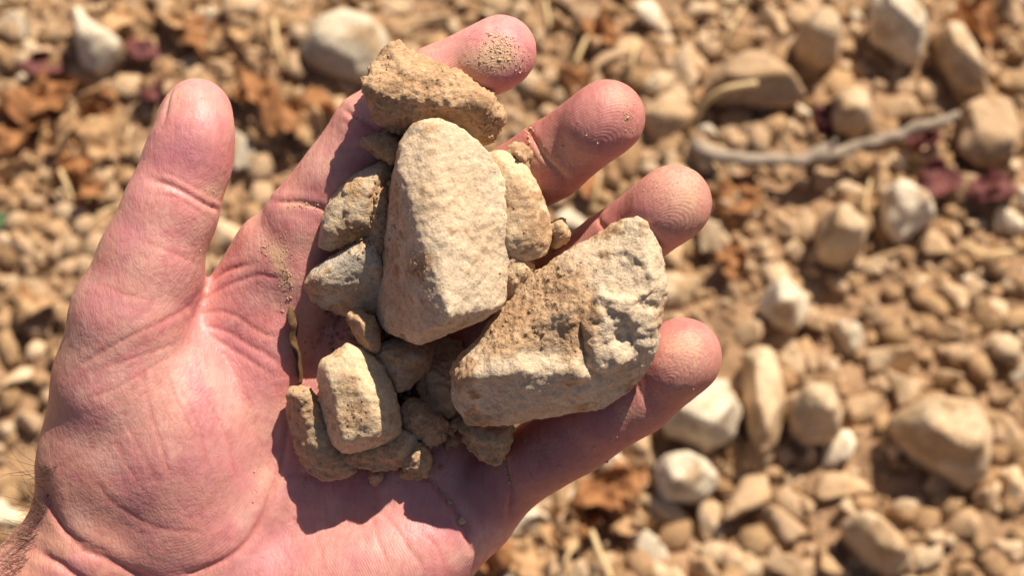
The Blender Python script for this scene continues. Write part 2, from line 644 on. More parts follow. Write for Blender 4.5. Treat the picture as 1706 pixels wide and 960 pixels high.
# prominent stones with their own outline: (outline px, height m, palette, label)
OUTLINED = [
    ([(122, 18), (140, 28), (175, 45), (207, 74), (196, 98), (160, 118), (132, 104), (126, 70)], .024, 'w', 'pale pointed stone with dark shadow in the top left'),
    ([(496, 82), (516, 34), (560, 14), (622, 30), (652, 62), (640, 112), (598, 132), (520, 106)], .022, 'g', 'big pale grey-streaked stone left of the tan clod'),
    ([(1168, 152), (1200, 102), (1256, 90), (1310, 116), (1346, 158), (1300, 176), (1220, 168)], .026, 't', 'arched tan slab under the top edge stones, right of centre'),
    ([(1322, 52), (1350, 28), (1392, 26), (1404, 62), (1398, 98), (1368, 108), (1330, 84)], .028, 'p', 'blocky pale stone with shaded front near the top right'),
    ([(1452, 4), (1500, -8), (1532, 22), (1548, 60), (1536, 96), (1506, 88), (1470, 66), (1448, 44)], .030, 'w', 'large white stone casting a dark shadow, top right'),
    ([(1556, 48), (1584, 40), (1612, 76), (1646, 140), (1650, 162), (1616, 156), (1580, 128), (1560, 84)], .022, 'p', 'long diagonal pale stone near the top right corner'),
    ([(1596, 176), (1640, 158), (1688, 168), (1702, 220), (1690, 262), (1630, 272), (1598, 250)], .018, 't', 'square tan slab at the right above the twig end'),
    ([(1380, 168), (1420, 150), (1452, 170), (1458, 204), (1430, 222), (1390, 212)], .024, 'p', 'pale lumpy stone just behind the red withered leaf'),
    ([(1464, 322), (1488, 304), (1512, 316), (1552, 342), (1558, 362), (1526, 380), (1500, 398), (1470, 376)], .024, 'w', 'bright white stone with flat top, right middle'),
    ([(1358, 376), (1378, 352), (1414, 350), (1442, 386), (1440, 420), (1404, 436), (1366, 424)], .028, 'p', 'rounded pale stone lower left of the bright white one'),
    ([(1270, 482), (1300, 462), (1338, 492), (1352, 514), (1330, 546), (1288, 536), (1262, 510)], .022, 'w', 'whitish angular stone above the tall upright stone'),
    ([(1098, 712), (1110, 664), (1160, 636), (1216, 634), (1236, 684), (1222, 728), (1180, 752)], .026, 'w', 'large pale stone right of the little finger'),
    ([(1236, 590), (1262, 572), (1288, 584), (1306, 640), (1312, 690), (1290, 748), (1268, 768), (1244, 700)], .024, 'p', 'tall upright pale tan stone in the lower right'),
    ([(1312, 668), (1336, 646), (1384, 650), (1404, 690), (1396, 726), (1348, 736), (1316, 712)], .030, 'p', 'blocky pale stone with brown shaded side, lower right'),
    ([(1478, 702), (1520, 670), (1580, 662), (1630, 684), (1656, 730), (1652, 792), (1622, 812), (1570, 790), (1516, 752)], .032, 'p', 'big tan boulder-like stone at the lower right'),
    ([(1084, 800), (1100, 768), (1142, 752), (1180, 768), (1200, 806), (1170, 830), (1110, 832)], .024, 'w', 'rounded grey-white stone below the little finger'),
    ([(1396, 872), (1430, 852), (1470, 872), (1510, 912), (1524, 940), (1488, 958), (1440, 934)], .026, 'p', 'long diagonal pale stone at the bottom right'),
]


def ground_stones():
    rg = np.random.default_rng(5)
    taken = []
    for poly, h, pal, lab in OUTLINED:
        h *= 1.3
        poly = np.array(poly, float)
        c = poly.mean(0)
        P = []
        for x, y in poly:
            P.append(gpt(x, y, h * 0.45))
            q = gpt(x, y, h * 0.45)
            cc = gpt(c[0], c[1], h * 0.45)
            b = cc + (q - cc) * 0.8
            P.append([b[0], b[1], -0.004])
            f = rg.uniform(0.45, 0.75)
            t = cc + (q - cc) * f
            P.append([t[0], t[1], h * rg.uniform(0.86, 1.06)])
        P = np.array(P)
        V, Q = hull_solid(P * 1000, 1.5, .4, warp=1.6, seed=len(taken), wscale=0.07, cuts=7)
        N = vnormals(V, Q)
        V = V + N * (0.6 * fbm(V, 0.16, 4, len(taken)))[:, None]
        V = V * 0.001
        N = vnormals(V, Q)
        col = stone_colour(V, N, PALS[pal], len(taken) * 3, 0.14 if pal == 'w' else .26)
        V, o = recentre(V, (0, 0, 1))
        ob = place('field_stone', np_mesh('field_stone', V, Q, col=np.clip(col, 0.02, 0.9)), M_GSTONE, lab, 'stone', 'larger stones on the field')
        ob.location = o
        g = gpt(c[0], c[1])
        taken.append((g[0], g[1], 0.5 * G_PX * np.ptp(poly, axis=0).max() * 0.8))
    for i, (px, py, w, h, a, pal, hf, lab) in enumerate(STONES):
        g = gpt(px, py, 0.006)
        k = i % len(PROTOS)
        o = place('field_stone', proto_mesh(k, pal), M_GPROTO, lab, 'stone', 'larger stones on the field')
        sx, sy = w * G_PX * 0.5, h * G_PX * 0.5
        sz = min(sx, sy) * hf * 1.5
        o.scale = (sx, sy, sz)
        o.rotation_euler = (rg.uniform(-.15, .15), rg.uniform(-.15, .15), math.radians(a))
        o.location = (g[0], g[1], sz * 0.38)
        taken.append((g[0], g[1], max(sx, sy) * 0.85))
    # the countable smaller stones in between
    n, tries = 0, 0
    while n < 215 and tries < 30000:
        tries += 1
        px, py = rg.uniform(-20, 1726), rg.uniform(-20, 980)
        left = px < 560
        r = (rg.uniform(26, 58) if not left else rg.uniform(22, 44)) * G_PX * 0.5 * (1 if tries < 4000 else .62)
        inside = (380 < px < 1080 and 220 < py < 800) or (120 < px < 440 and 300 < py < 960) or (200 < px < 780 and py > 700)
        if inside:
            continue
        g = gpt(px, py)
        if any((g[0] - t[0]) ** 2 + (g[1] - t[1]) ** 2 < (r + t[2]) ** 2 for t in taken):
            continue
        pal = rg.choice(list('ptttbb' if left else 'pptttbw'))
        o = place('pebble', proto_mesh(int(rg.integers(12, 18)), str(pal)), M_GPROTO, 'small %s pebble among the field stones %s' % ({'p': 'pale', 't': 'tan', 'b': 'brown', 'w': 'whitish'}[str(pal)], 'left of the index finger' if left else 'along the top edge between finger and twig' if px < 1150 and py < 420 else 'in the upper right around the twig' if py < 330 else 'at the right, between twig and tan boulder' if py < 660 else 'in the lower right below the little fingertip'), 'pebble', 'pebbles scattered on the field')
        o.scale = (r * rg.uniform(.85, 1.25), r * rg.uniform(.75, 1.1), r * rg.uniform(.8, 1.3))
        o.rotation_euler = (rg.uniform(-.3, .3), rg.uniform(-.3, .3), rg.uniform(0, 6.28))
        o.location = (g[0], g[1], o.scale[2] * 0.45 + float(ground_height(g[:1], g[1:2])[0]) * 0.6)
        taken.append((g[0], g[1], r * 0.95))
        n += 1
    # crumbs and grit too many to count, and the stones beyond the frame
    tv, tq, tc = [], [], []
    base = bmesh.new()
    bmesh.ops.create_icosphere(base, subdivisions=1, radius=1)
    bv = np.array([v.co[:] for v in base.verts])
    bf = np.array([[v.index for v in f.verts] for f in base.faces])
    base.free()
    N = 25000
    gx, gy = rg.uniform(-.5, .5, N), rg.uniform(-.36, .46, N)
    gx[-5000:], gy[-5000:] = rg.uniform(-.85, .85, 5000), rg.uniform(-.66, .85, 5000)
    rad = np.exp(rg.normal(math.log(0.0026), 0.68, N)).clip(.0011, .0085)
    outside = (np.abs(gx) > 0.30) | (gy > 0.22) | (gy < -0.19)
    rad[outside] *= 1.7
    gz = ground_height(gx, gy)
    cols = np.array([TAN, BROWN, PALE, (0.43, 0.27, 0.14), (0.33, 0.195, 0.098)])
    for k in range(N):
        p = bv * rg.uniform(.65, 1.3, (12, 1)) * np.array([rg.uniform(.8, 1.4), rg.uniform(.7, 1.1), rg.uniform(.5, .9)]) * rad[k]
        a = rg.uniform(0, 6.28)
        ca, sa = math.cos(a), math.sin(a)
        p = np.stack([p[:, 0] * ca - p[:, 1] * sa, p[:, 0] * sa + p[:, 1] * ca, p[:, 2]], 1)
        tv.append(p + np.array([gx[k], gy[k], gz[k] + rad[k] * .3]))
        tq.append(bf + 12 * k)
        tc.append(np.repeat(cols[rg.choice(5, p=[.28, .24, .11, .2, .17])][None] * rg.uniform(.8, 1.15), 12, 0))
    place('gravel', np_mesh('gravel', np.concatenate(tv), np.concatenate(tq), col=np.clip(np.concatenate(tc), 0, .9), smooth=False), M_GSTONE,
          'loose brown crumbs and grit covering the dry soil', 'gravel', kind='stuff')


ground_stones()

# ------------------------------------------------------------------ dead leaves, twig, straw
M_LEAF = mat_plain('dead_leaf_orange', (0.20, 0.08, 0.03), (0.51, 0.25, 0.10), 120, 0.7, 0.5, 0.001, 0.25)
M_LEAFB = mat_plain('dead_leaf_tan', (0.40, 0.22, 0.10), (0.62, 0.41, 0.22), 90, 0.7, 0.5, 0.001, 0.2)
M_LEAFR = mat_plain('withered_leaf_red', (0.085, 0.028, 0.03), (0.235, 0.075, 0.062), 110, 0.6, 0.5, 0.001, 0.2)
M_TWIG = mat_plain('weathered_twig', (0.17, 0.125, 0.09), (0.42, 0.335, 0.25), 110, 0.85, 0.6, 0.001)
M_STRAW = mat_plain('dry_straw', (0.50, 0.33, 0.15), (0.70, 0.52, 0.28), 120, 0.7)
M_GREEN = mat_plain('green_leaf', (0.04, 0.10, 0.045), (0.08, 0.17, 0.07), 90, 0.6)


def leaf_mesh(size, seed, lobes=5, curl=1.0):
    """lobed vine leaf, crumpled and curled, with real thickness"""
    nr, na = 9, 48
    a = np.linspace(0, 2 * np.pi, na, endpoint=False)
    edge = 0.72 + 0.28 * np.abs(np.cos(a * lobes / 2)) + 0.06 * np.sin(a * 17 + seed)
    r = np.linspace(0, 1, nr)[1:]
    X = (r[:, None] * (edge * np.cos(a))[None]).ravel()
    Y = (r[:, None] * (edge * np.sin(a))[None]).ravel()
    V = np.concatenate([[[0, 0, 0]], np.stack([X, Y, 0 * X], 1)])
    P = V + seed * 3.1
    V[:, 2] = 0.42 * curl * fbm(P, 0.95, 3, seed) + 0.22 * curl * (V[:, 0] ** 2) - 0.10 * curl * np.abs(V[:, 1])
    V[:, :2] *= (1 - 0.18 * curl * (V[:, 0] ** 2))[:, None]
    V *= size
    F = []
    for j in range(na):
        F.append([0, 1 + j, 1 + (j + 1) % na, 1 + (j + 1) % na])
    me = bpy.data.meshes.new('dead_leaf')
    faces = [(0, 1 + j, 1 + (j + 1) % na) for j in range(na)]
    for i in range(nr - 2):
        for j in range(na):
            k = (j + 1) % na
            faces.append((1 + i * na + j, 1 + (i + 1) * na + j, 1 + (i + 1) * na + k, 1 + i * na + k))
    me.from_pydata(V.tolist(), [], faces)
    me.polygons.foreach_set('use_smooth', np.ones(len(me.polygons), bool))
    return me


def thicken(o, t):
    md = o.modifiers.new('thickness', 'SOLIDIFY')
    md.thickness = t


def tube(name, pts, rad, mat, sides=8):
    """tapered tube through world points"""
    pts = [Vector(p) for p in pts]
    n = len(pts)
    V, F = [], []
    for i, p in enumerate(pts):
        t = (pts[min(i + 1, n - 1)] - pts[max(i - 1, 0)]).normalized()
        s = t.cross(Vector((0.13, 0.31, 0.94))).normalized()
        u = s.cross(t)
        r = rad[i] if hasattr(rad, '__len__') else rad
        for k in range(sides):
            a = 2 * math.pi * k / sides
            V.append(p + (s * math.cos(a) + u * math.sin(a)) * r)
    for i in range(n - 1):
        for k in range(sides):
            F.append((i * sides + k, i * sides + (k + 1) % sides, (i + 1) * sides + (k + 1) % sides, (i + 1) * sides + k))
    F.append(tuple(range(sides))[::-1])
    F.append(tuple((n - 1) * sides + k for k in range(sides)))
    me = bpy.data.meshes.new(name)
    c = V[0].copy()
    me.from_pydata([tuple(v - c) for v in V], [], F)
    me.polygons.foreach_set('use_smooth', np.ones(len(me.polygons), bool))
    me.materials.append(mat)
    return me, c


def smooth_path(pts, n):
    pts = np.array(pts, float)
    d = np.concatenate([[0], np.cumsum(np.linalg.norm(np.diff(pts, axis=0), axis=1))])
    t = np.linspace(0, d[-1], n)
    q = np.stack([np.interp(t, d, pts[:, k]) for k in range(pts.shape[1])], 1)
    for _ in range(3):
        q[1:-1] = 0.25 * q[:-2] + 0.5 * q[1:-1] + 0.25 * q[2:]
    return q


LEAVES = [
    (340, 62, 46, M_LEAF, 'orange dead leaf at the top, above the thumb'),
    (395, 70, 34, M_LEAFB, 'light brown dead leaf up right of the thumb tip'),
    (470, 188, 56, M_LEAF, 'large crumpled orange leaf between thumb and index finger'),
    (515, 205, 40, M_LEAFB, 'tan dead leaf close to the left side of the index finger'),
    (40, 175, 54, M_LEAF, 'orange dead leaf at the left edge under the whitish stone'),
    (100, 220, 46, M_LEAFB, 'tan dead leaf lying left of the thumb tip'),
    (20, 225, 40, M_LEAF, 'dark orange dead leaf at the left edge, level with the thumb tip'),
    (140, 325, 40, M_LEAF, 'orange dead leaf left of the thumb knuckle'),
    (75, 108, 36, M_LEAFR, 'purple withered leaf below the tan stone, top left'),
    (235, 82, 36, M_LEAFR, 'purple withered leaf right of the pale pointed stone'),
    (252, 150, 30, M_LEAFR, 'dark purple withered leaf touching the thumb tip'),
    (1385, 200, 40, M_LEAFR, 'red withered leaf above the middle of the grey twig'),
    (1565, 298, 42, M_LEAFR, 'purple-red withered leaf above the bright white stone'),
    (1655, 312, 46, M_LEAFR, 'dark red withered leaf at the right under the square slab'),
    (1540, 228, 30, M_LEAFR, 'small purple leaf under the right end of the twig'),
    (1232, 322, 44, M_LEAF, 'dark orange leaf right of the ring fingertip'),
    (1222, 432, 34, M_LEAF, 'small orange leaf below the pale stone by the ring finger'),
    (1010, 826, 56, M_LEAF, 'orange leaf clump below the little finger'),
    (1050, 800, 36, M_LEAF, 'small orange leaf right of the leaf clump under the little finger'),
    (935, 880, 40, M_LEAFB, 'tan dead leaf between the hand and the orange leaf clump'),
    (815, 930, 48, M_LEAF, 'bright orange leaf at the bottom edge beside the heel of the hand'),
    (880, 930, 40, M_LEAFB, 'light brown leaf at the bottom edge right of the hand'),
    (985, 300, 34, M_LEAF, 'orange dead leaf seen between middle and ring fingers'),
    (1620, 26, 44, M_LEAF, 'rusty orange leaf at the top right edge'),
    (150, 235, 52, M_LEAFB, 'tan curled leaf just left of the thumb, below its tip'),
    (300, 28, 44, M_LEAFB, 'light brown leaf at the top edge right of the purple one'),
    (425, 150, 48, M_LEAF, 'rusty leaf right of the thumb tip, left of the large crumpled one'),
    (545, 165, 40, M_LEAF, 'orange leaf against the left side of the index middle joint'),
    (30, 300, 44, M_LEAFB, 'dull tan leaf at the left edge above the tiny green leaf'),
    (80, 160, 50, M_LEAF, 'orange leaf under the purple leaf in the upper left'),
    (165, 175, 36, M_LEAF, 'rusty leaf in the shadow below the pale pointed stone'),
    (60, 500, 44, M_LEAFB, 'tan leaf at the left, beside the thumb base'),
    (970, 860, 40, M_LEAF, 'rust-brown leaf at the lower left of the orange leaf clump'),
    (1040, 862, 38, M_LEAFB, 'light brown leaf just under the orange leaf clump'),
    (445, 215, 40, M_LEAFB, 'tan leaf below the large crumpled orange leaf'),
    (120, 275, 40, M_LEAF, 'brown-orange leaf beside the short pale straw left of the thumb'),
    (200, 30, 34, M_LEAFB, 'tan dead leaf right of the pale pointed stone at the top'),
    (1000, 50, 40, M_LEAF, 'orange leaf right of the index fingertip'),
    (960, 130, 38, M_LEAF, 'rust-coloured leaf between the index and middle fingertips'),
]
for i, (px, py, s, m, lab) in enumerate(LEAVES):
    p = gpt(px, py, 0.012)
    me = leaf_mesh(s * G_PX * 1.05, i + 1, 3 + i % 3, 1.3 + 0.5 * (i % 3))
    me.materials.append(m)
    o = place('dead_leaf', me, None, lab, 'leaf', 'dead leaves on the soil')
    o.location = p
    o.rotation_euler = (random.uniform(-.5, .5), random.uniform(-.5, .5), random.uniform(0, 6.28))
    thicken(o, 0.0004)
p = gpt(2, 362, 0.008)
me = leaf_mesh(0.006, 50, 3, .8)
me.materials.append(M_GREEN)
o = place('green_leaf', me, None, 'tiny green leaf at the left edge beside the thumb', 'leaf')
o.location = p
thicken(o, 0.0004)

_tw = [(1158, 236, .014), (1170, 252, .016), (1210, 264, .018), (1270, 268, .020), (1340, 266, .020), (1375, 258, .020), (1430, 244, .021), (1500, 222, .022), (1598, 192, .024)]
path = smooth_path(_tw, 40)
path[:, 1] += 5 * perlin(np.column_stack([np.arange(40) * .35, np.zeros(40), np.zeros(40)]), 3) + 2.5 * perlin(np.column_stack([np.arange(40) * .9, np.zeros(40), np.zeros(40)]), 5)
rad = [0.0044 * (0.75 + 0.35 * math.sin(i * .9) ** 2 * .5 + (0.55 if 18 <= i <= 20 else 0) + (.25 if 31 < i < 34 else 0)) * (1.05 - i / 90) for i in range(40)]
me, c = tube('twig', [gpt(*q) for q in path], rad, M_TWIG, 10)
tw_end = [gpt(1372, 259, .020), gpt(1384, 246, .024), gpt(1392, 232, .030)]
o = place('twig', me, None, 'curved grey weathered twig lying across the upper right stones', 'twig')
o.location = c
me, c2 = tube('side_shoot', tw_end, [.0022, .0018, .0009], M_TWIG, 7)
b = place('side_shoot', me, None, parent=o)
b.location = c2 - c
STRAWS = [
    ([(1150, 208, .014), (1172, 172, .030), (1205, 147, .040), (1262, 138, .042)], .0017, 'bent straw stalk arching at the left of the tan slab'),
    ([(1062, 66, .02), (1052, 105, .02), (1048, 135, .012)], .0014, 'upright dry straw above the middle fingertip'),
    ([(1000, 285, .02), (992, 325, .016), (985, 352, .01)], .0013, 'short straw seen between the middle and ring fingers'),
    ([(95, 275, .014), (112, 310, .015), (122, 338, .01)], .0013, 'short pale straw left of the thumb'),
    ([(985, 885, .014), (1000, 925, .018), (1018, 965, .016)], .0014, 'brown straw at the bottom edge below the orange leaf clump'),
    ([(980, 55, .016), (960, 100, .02), (945, 122, .012)], .0012, 'reddish straw stalk right of the index fingertip'),
    ([(908, 0, .02), (916, 40, .022), (905, 70, .012)], .0010, 'thin straw at the top edge beside the index fingertip'),
    ([(1240, 10, .016), (1215, 50, .02), (1200, 84, .012)], .0009, 'fine pale straw above the arched tan slab'),
    ([(1450, 300, .016), (1440, 345, .018), (1452, 380, .01)], .0009, 'fine straw just left of the bright white stone'),
    ([(1600, 405, .014), (1640, 425, .016), (1690, 418, .012)], .0009, 'fine straw lying flat near the right edge above the white stones'),
    ([(960, 905, .016), (940, 935, .018), (945, 962, .012)], .0010, 'fine straw at the bottom edge beside the tan leaf'),
    ([(150, 375, .014), (175, 350, .016), (205, 342, .012)], .0009, 'fine straw crossing behind the thumb base'),
    ([(455, 30, .016), (462, 75, .02), (470, 110, .012)], .0013, 'thin straw left of the big pale stone at the top'),
]
for pts, r, lab in STRAWS:
    me, c = tube('straw', [gpt(*q) for q in smooth_path(pts, 16)], r, M_STRAW, 7)
    o = place('straw', me, None, lab, 'straw', 'dry straw stalks')
    o.location = c

# ------------------------------------------------------------------ the hand
def round_cone(P, a, b, r1, r2):
    ba = b - a
    l2 = ba @ ba
    rr = r1 - r2
    a2 = l2 - rr * rr
    il2 = 1 / l2
    pa = P - a
    y = pa @ ba
    z = y - l2
    q = pa * l2 - y[:, None] * ba
    x2 = np.einsum('ij,ij->i', q, q)
    y2 = y * y * l2
    z2 = z * z * l2
    k = np.sign(rr) * rr * rr * x2
    r = (np.sqrt(np.maximum(x2 * a2 * il2, 0)) + y * rr) * il2 - r1
    m1 = np.sign(z) * a2 * z2 > k
    m2 = np.sign(y) * a2 * y2 < k
    r = np.where(m2, np.sqrt(x2 + y2) * il2 - r1, r)
    return np.where(m1, np.sqrt(x2 + z2) * il2 - r2, r)


def ellipsoid(P, c, R, rad):
    q = (P - c) @ R
    k0 = np.linalg.norm(q / rad, axis=1)
    k1 = np.linalg.norm(q / (rad * rad), axis=1)
    return k0 * (k0 - 1) / np.maximum(k1, 1e-9)


def smin(a, b, k):
    h = np.maximum(k - np.abs(a - b), 0) / k
    return np.minimum(a, b) - h * h * h * k / 6


FINGERS = {
    'index': [(500, 458, -3, 74), (510, 372, 1, 70), (622, 218, 6, 66), (730, 138, 11, 61), (834, 84, 14, 60)],
    'middle': [(625, 565, -8, 76), (668, 462, -5, 68), (800, 338, 2, 65), (915, 268, 12, 64), (1012, 195, 25, 63)],
    'ring': [(718, 695, -9, 76), (770, 612, -6, 68), (905, 492, 1, 64), (1022, 414, 12, 61), (1122, 338, 25, 64)],
    'little': [(786, 850, -7, 76), (843, 797, -4, 62), (958, 726, 2, 64), (1060, 660, 9, 64), (1137, 595, 14, 66)],
    'thumb': [(205, 640, 3, 112), (216, 530, 8, 95), (250, 432, 10, 82), (284, 350, 11, 76), (313, 268, 11, 70), (328, 188, 10, 58)],
}
# finger pads: soft ellipsoids on the palm side of the last joint
PADS = {'index': (822, 98, 17, 66, 56), 'middle': (1000, 205, 26, 66, 56), 'ring': (1110, 349, 26, 66, 56), 'little': (1126, 606, 17, 64, 56), 'thumb': (326, 232, 13, 74, 60)}


def build_hand():
    h = 1.0
    lo, hi = np.array([-200.0, -165, -52]), np.array([64.0, 84, 44])
    ax = [np.arange(lo[i], hi[i], h) for i in range(3)]
    sh = tuple(len(a) for a in ax)
    G = np.stack(np.meshgrid(*ax, indexing='ij'), -1).astype(np.float32).reshape(-1, 3)
    Fl = np.full(len(G), 60.0, np.float32)

    IDX = np.arange(len(G)).reshape(sh)

    def near(pts, pad):
        a, b = np.min(pts, 0) - pad, np.max(pts, 0) + pad
        i0 = np.clip(np.floor((a - lo) / h).astype(int), 0, sh)
        i1 = np.clip(np.ceil((b - lo) / h).astype(int), 0, sh)
        ii = IDX[i0[0]:i1[0], i0[1]:i1[1], i0[2]:i1[2]].ravel()
        return ii

    def chain(F, pts, k):
        c = [hmm(x, y, z) for x, y, z, r in pts]
        r = [q[3] * SPX * (1 - q[2] / 500) for q in pts]
        for i in range(len(c) - 1):
            ii = near([c[i], c[i + 1]], max(r) + 14)
            d = round_cone(G[ii], c[i], c[i + 1], r[i], r[i + 1])
            F[ii] = smin(F[ii], d, k)
        return F

    def blob(F, px, py, z, ax_px, az, ang, k, squeeze=1.0):
        c = hmm(px, py, z)
        a = math.radians(ang)
        R = np.array([[math.cos(a), -math.sin(a), 0], [math.sin(a), math.cos(a), 0], [0, 0, 1]])
        rad = np.array([ax_px[0] * SPX, ax_px[1] * SPX, az])
        ii = near([c], rad.max() + 16)
        F[ii] = smin(F[ii], ellipsoid(G[ii], c, R, rad), k)
        return F

    palm = Fl.copy()
    for pts in ([(330, 900, -8, 78), (500, 455, -5, 74)], [(370, 930, -12, 80), (625, 560, -10, 78)],
                [(420, 960, -12, 80), (718, 690, -11, 76)], [(480, 1000, -9, 85), (780, 850, -8, 76)],
                [(370, 560, -8, 62), (462, 428, -4, 78)], [(300, 600, -6, 60), (400, 520, -9, 58)],
                [(300, 800, -8, 70), (560, 620, -13, 62)]):
        palm = chain(palm, pts, 9)
    arm = Fl.copy()
    arm = chain(arm, [(205, 640, -2, 112), (190, 770, -5, 118), (172, 905, -9, 114), (-60, 1170, -8, 150), (-420, 1560, -6, 190)], 9)
    arm = chain(arm, [(420, 960, -10, 100), (310, 1040, -9, 108), (60, 1260, -8, 150), (-300, 1640, -6, 190)], 9)
    palm = smin(palm, arm, 9)
    palm = blob(palm, 268, 712, -2, (158, 222), 20, 16, 7)       # thenar
    palm = blob(palm, 300, 880, -6, (150, 105), 17, 10, 8)
    palm = blob(palm, 400, 840, -7, (110, 80), 12, 20, 8)
    palm = blob(palm, 215, 640, 0, (110, 150), 17, -10, 7)
    palm = blob(palm, 620, 958, -5, (220, 110), 18, 28, 8)       # hypothenar
    palm = blob(palm, 700, 800, -6, (120, 75), 11, 40, 7)        # pads below the fingers
    palm = blob(palm, 500, 430, -2, (70, 80), 11, 60, 6)
    body = chain(palm, FINGERS['thumb'], 5)
    body = blob(body, 258, 462, 4, (80, 84), 14.5, -20, 5)
    body = blob(body, *PADS['thumb'][:3], PADS['thumb'][3:], 10.0, 75, 4)
    ang = {'index': 27, 'middle': 36, 'ring': 37, 'little': 38}
    for nm in ('index', 'middle', 'ring', 'little'):
        f = chain(Fl.copy(), FINGERS[nm], 3.5)
        p = PADS[nm]
        f = blob(f, p[0], p[1], p[2], (p[3], p[4]), 8.6, ang[nm], 3)
        # soft middle and base segment cushions
        q = FINGERS[nm]
        for i in (1, 2):
            m = [(q[i][j] + q[i + 1][j]) / 2 for j in range(4)]
            f = blob(f, m[0], m[1], m[2] + 3.0, (70, 56), 8.5, ang[nm] if i == 2 else ang[nm] + 12, 3)
        body = smin(body, f, 4.0)
    V, Q = surface_nets(body.reshape(sh), lo, h)
    V = relax(V, Q, 2, 0.5)
    return subdivide(V, Q)


# creases in the skin: (polyline px, depth mm, half width mm)
CREASES = [
    ([(290, 140), (281, 160), (277, 190), (270, 212)], .7, .8),
    ([(250, 299), (285, 308), (322, 326), (350, 345), (372, 362)], .7, 1.0),
    ([(262, 283), (300, 296), (345, 322), (378, 345)], .35, .8),
    ([(262, 322), (300, 332), (350, 366)], .3, .8),
    ([(330, 500), (307, 519), (262, 540), (192, 572), (125, 615)], .42, 1.0),
    ([(300, 500), (316, 512), (330, 540), (360, 580), (393, 629), (420, 692), (432, 750)], .3, 1.6),
    ([(180, 610), (245, 590), (300, 572)], .3, .8),
    ([(140, 668), (200, 645), (290, 590)], .25, .8),
    ([(482, 690), (474, 745), (447, 850), (420, 903), (380, 937), (300, 962)], .8, 1.2),
    ([(484, 640), (462, 700), (440, 800)], .3, .9),
    ([(70, 800), (88, 870), (140, 920), (230, 960), (290, 990)], 1.0, 1.8),
    ([(60, 918), (110, 948), (170, 985)], 1.2, 1.6),
    ([(80, 850), (120, 895), (190, 930)], .5, 1.0),
    ([(640, 770), (715, 795), (745, 830), (770, 870), (788, 915)], 1.0, 1.1),
    ([(832, 735), (842, 770), (848, 810), (852, 862)], 1.2, 1.0),
    ([(316, 508), (350, 470), (383, 446), (420, 440)], .6, 1.0),
    ([(320, 512), (372, 478), (430, 456), (475, 470)], .5, .9),
    ([(325, 522), (380, 520), (430, 548), (470, 570)], .5, 1.0),
    ([(335, 540), (390, 556), (440, 590), (476, 618)], .55, 1.0),
    ([(345, 556), (400, 590), (450, 630)], .45, .9),
    ([(452, 338), (495, 335), (540, 348), (580, 372)], .7, 1.0),
    ([(568, 180), (600, 200), (640, 226)], .8, 1.0),
    ([(560, 196), (595, 214), (630, 240)], .35, .8),
    ([(876, 206), (892, 235), (915, 270), (956, 318)], .9, 1.0),
    ([(868, 222), (890, 260), (930, 310)], .3, .8),
    ([(990, 352), (1015, 395), (1060, 450)], .8, 1.0),
    ([(1040, 600), (1062, 640), (1100, 720)], .55, 1.0),
    ([(618, 846), (628, 890), (650, 950)], .4, .9),
    ([(610, 835), (660, 880), (710, 960)], .35, .9),
    ([(480, 790), (560, 790), (640, 770)], .5, 1.2),
    ([(520, 860), (530, 910), (540, 960)], .25, .9),
    ([(470, 870), (520, 865), (580, 880)], .22, .9),
    ([(700, 880), (730, 920), (745, 960)], .3, .9),
    ([(235, 634), (262, 720), (288, 807)], .35, .9),
    ([(300, 640), (330, 720), (352, 790)], .25, .8),
    ([(330, 640), (372, 720), (396, 806)], .35, .9),
    ([(200, 670), (235, 760), (262, 800)], .25, .8),
    ([(190, 730), (215, 790), (250, 830)], .22, .8),
    ([(150, 800), (200, 850), (260, 880), (340, 890)], .3, 1.1),
    ([(270, 600), (300, 680), (320, 730)], .22, .7),
    ([(160, 470), (200, 490), (260, 500)], .2, .9),
    ([(230, 400), (290, 420), (340, 445)], .22, .8),
]


def seg_dist(x, y, pts):
    best = np.full(len(x), 1e9)
    for (ax_, ay), (bx, by) in zip(pts[:-1], pts[1:]):
        dx, dy = bx - ax_, by - ay
        t = np.clip(((x - ax_) * dx + (y - ay) * dy) / (dx * dx + dy * dy), 0, 1)
        best = np.minimum(best, np.hypot(x - ax_ - t * dx, y - ay - t * dy))
    return best


def end_fade(x, y, pts, r=26):
    a = np.hypot(x - pts[0][0], y - pts[0][1])
    b = np.hypot(x - pts[-1][0], y - pts[-1][1])
    return sstep(0, r, a) * sstep(0, r, b) * 0.85 + 0.15


def gauss(x, y, cx, cy, rx, ry=None, ang=0):
    ry = ry or rx
    a = math.radians(ang)
    u = (x - cx) * math.cos(a) + (y - cy) * math.sin(a)
    v = -(x - cx) * math.sin(a) + (y - cy) * math.cos(a)
    return np.exp(-(u / rx) ** 2 - (v / ry) ** 2)


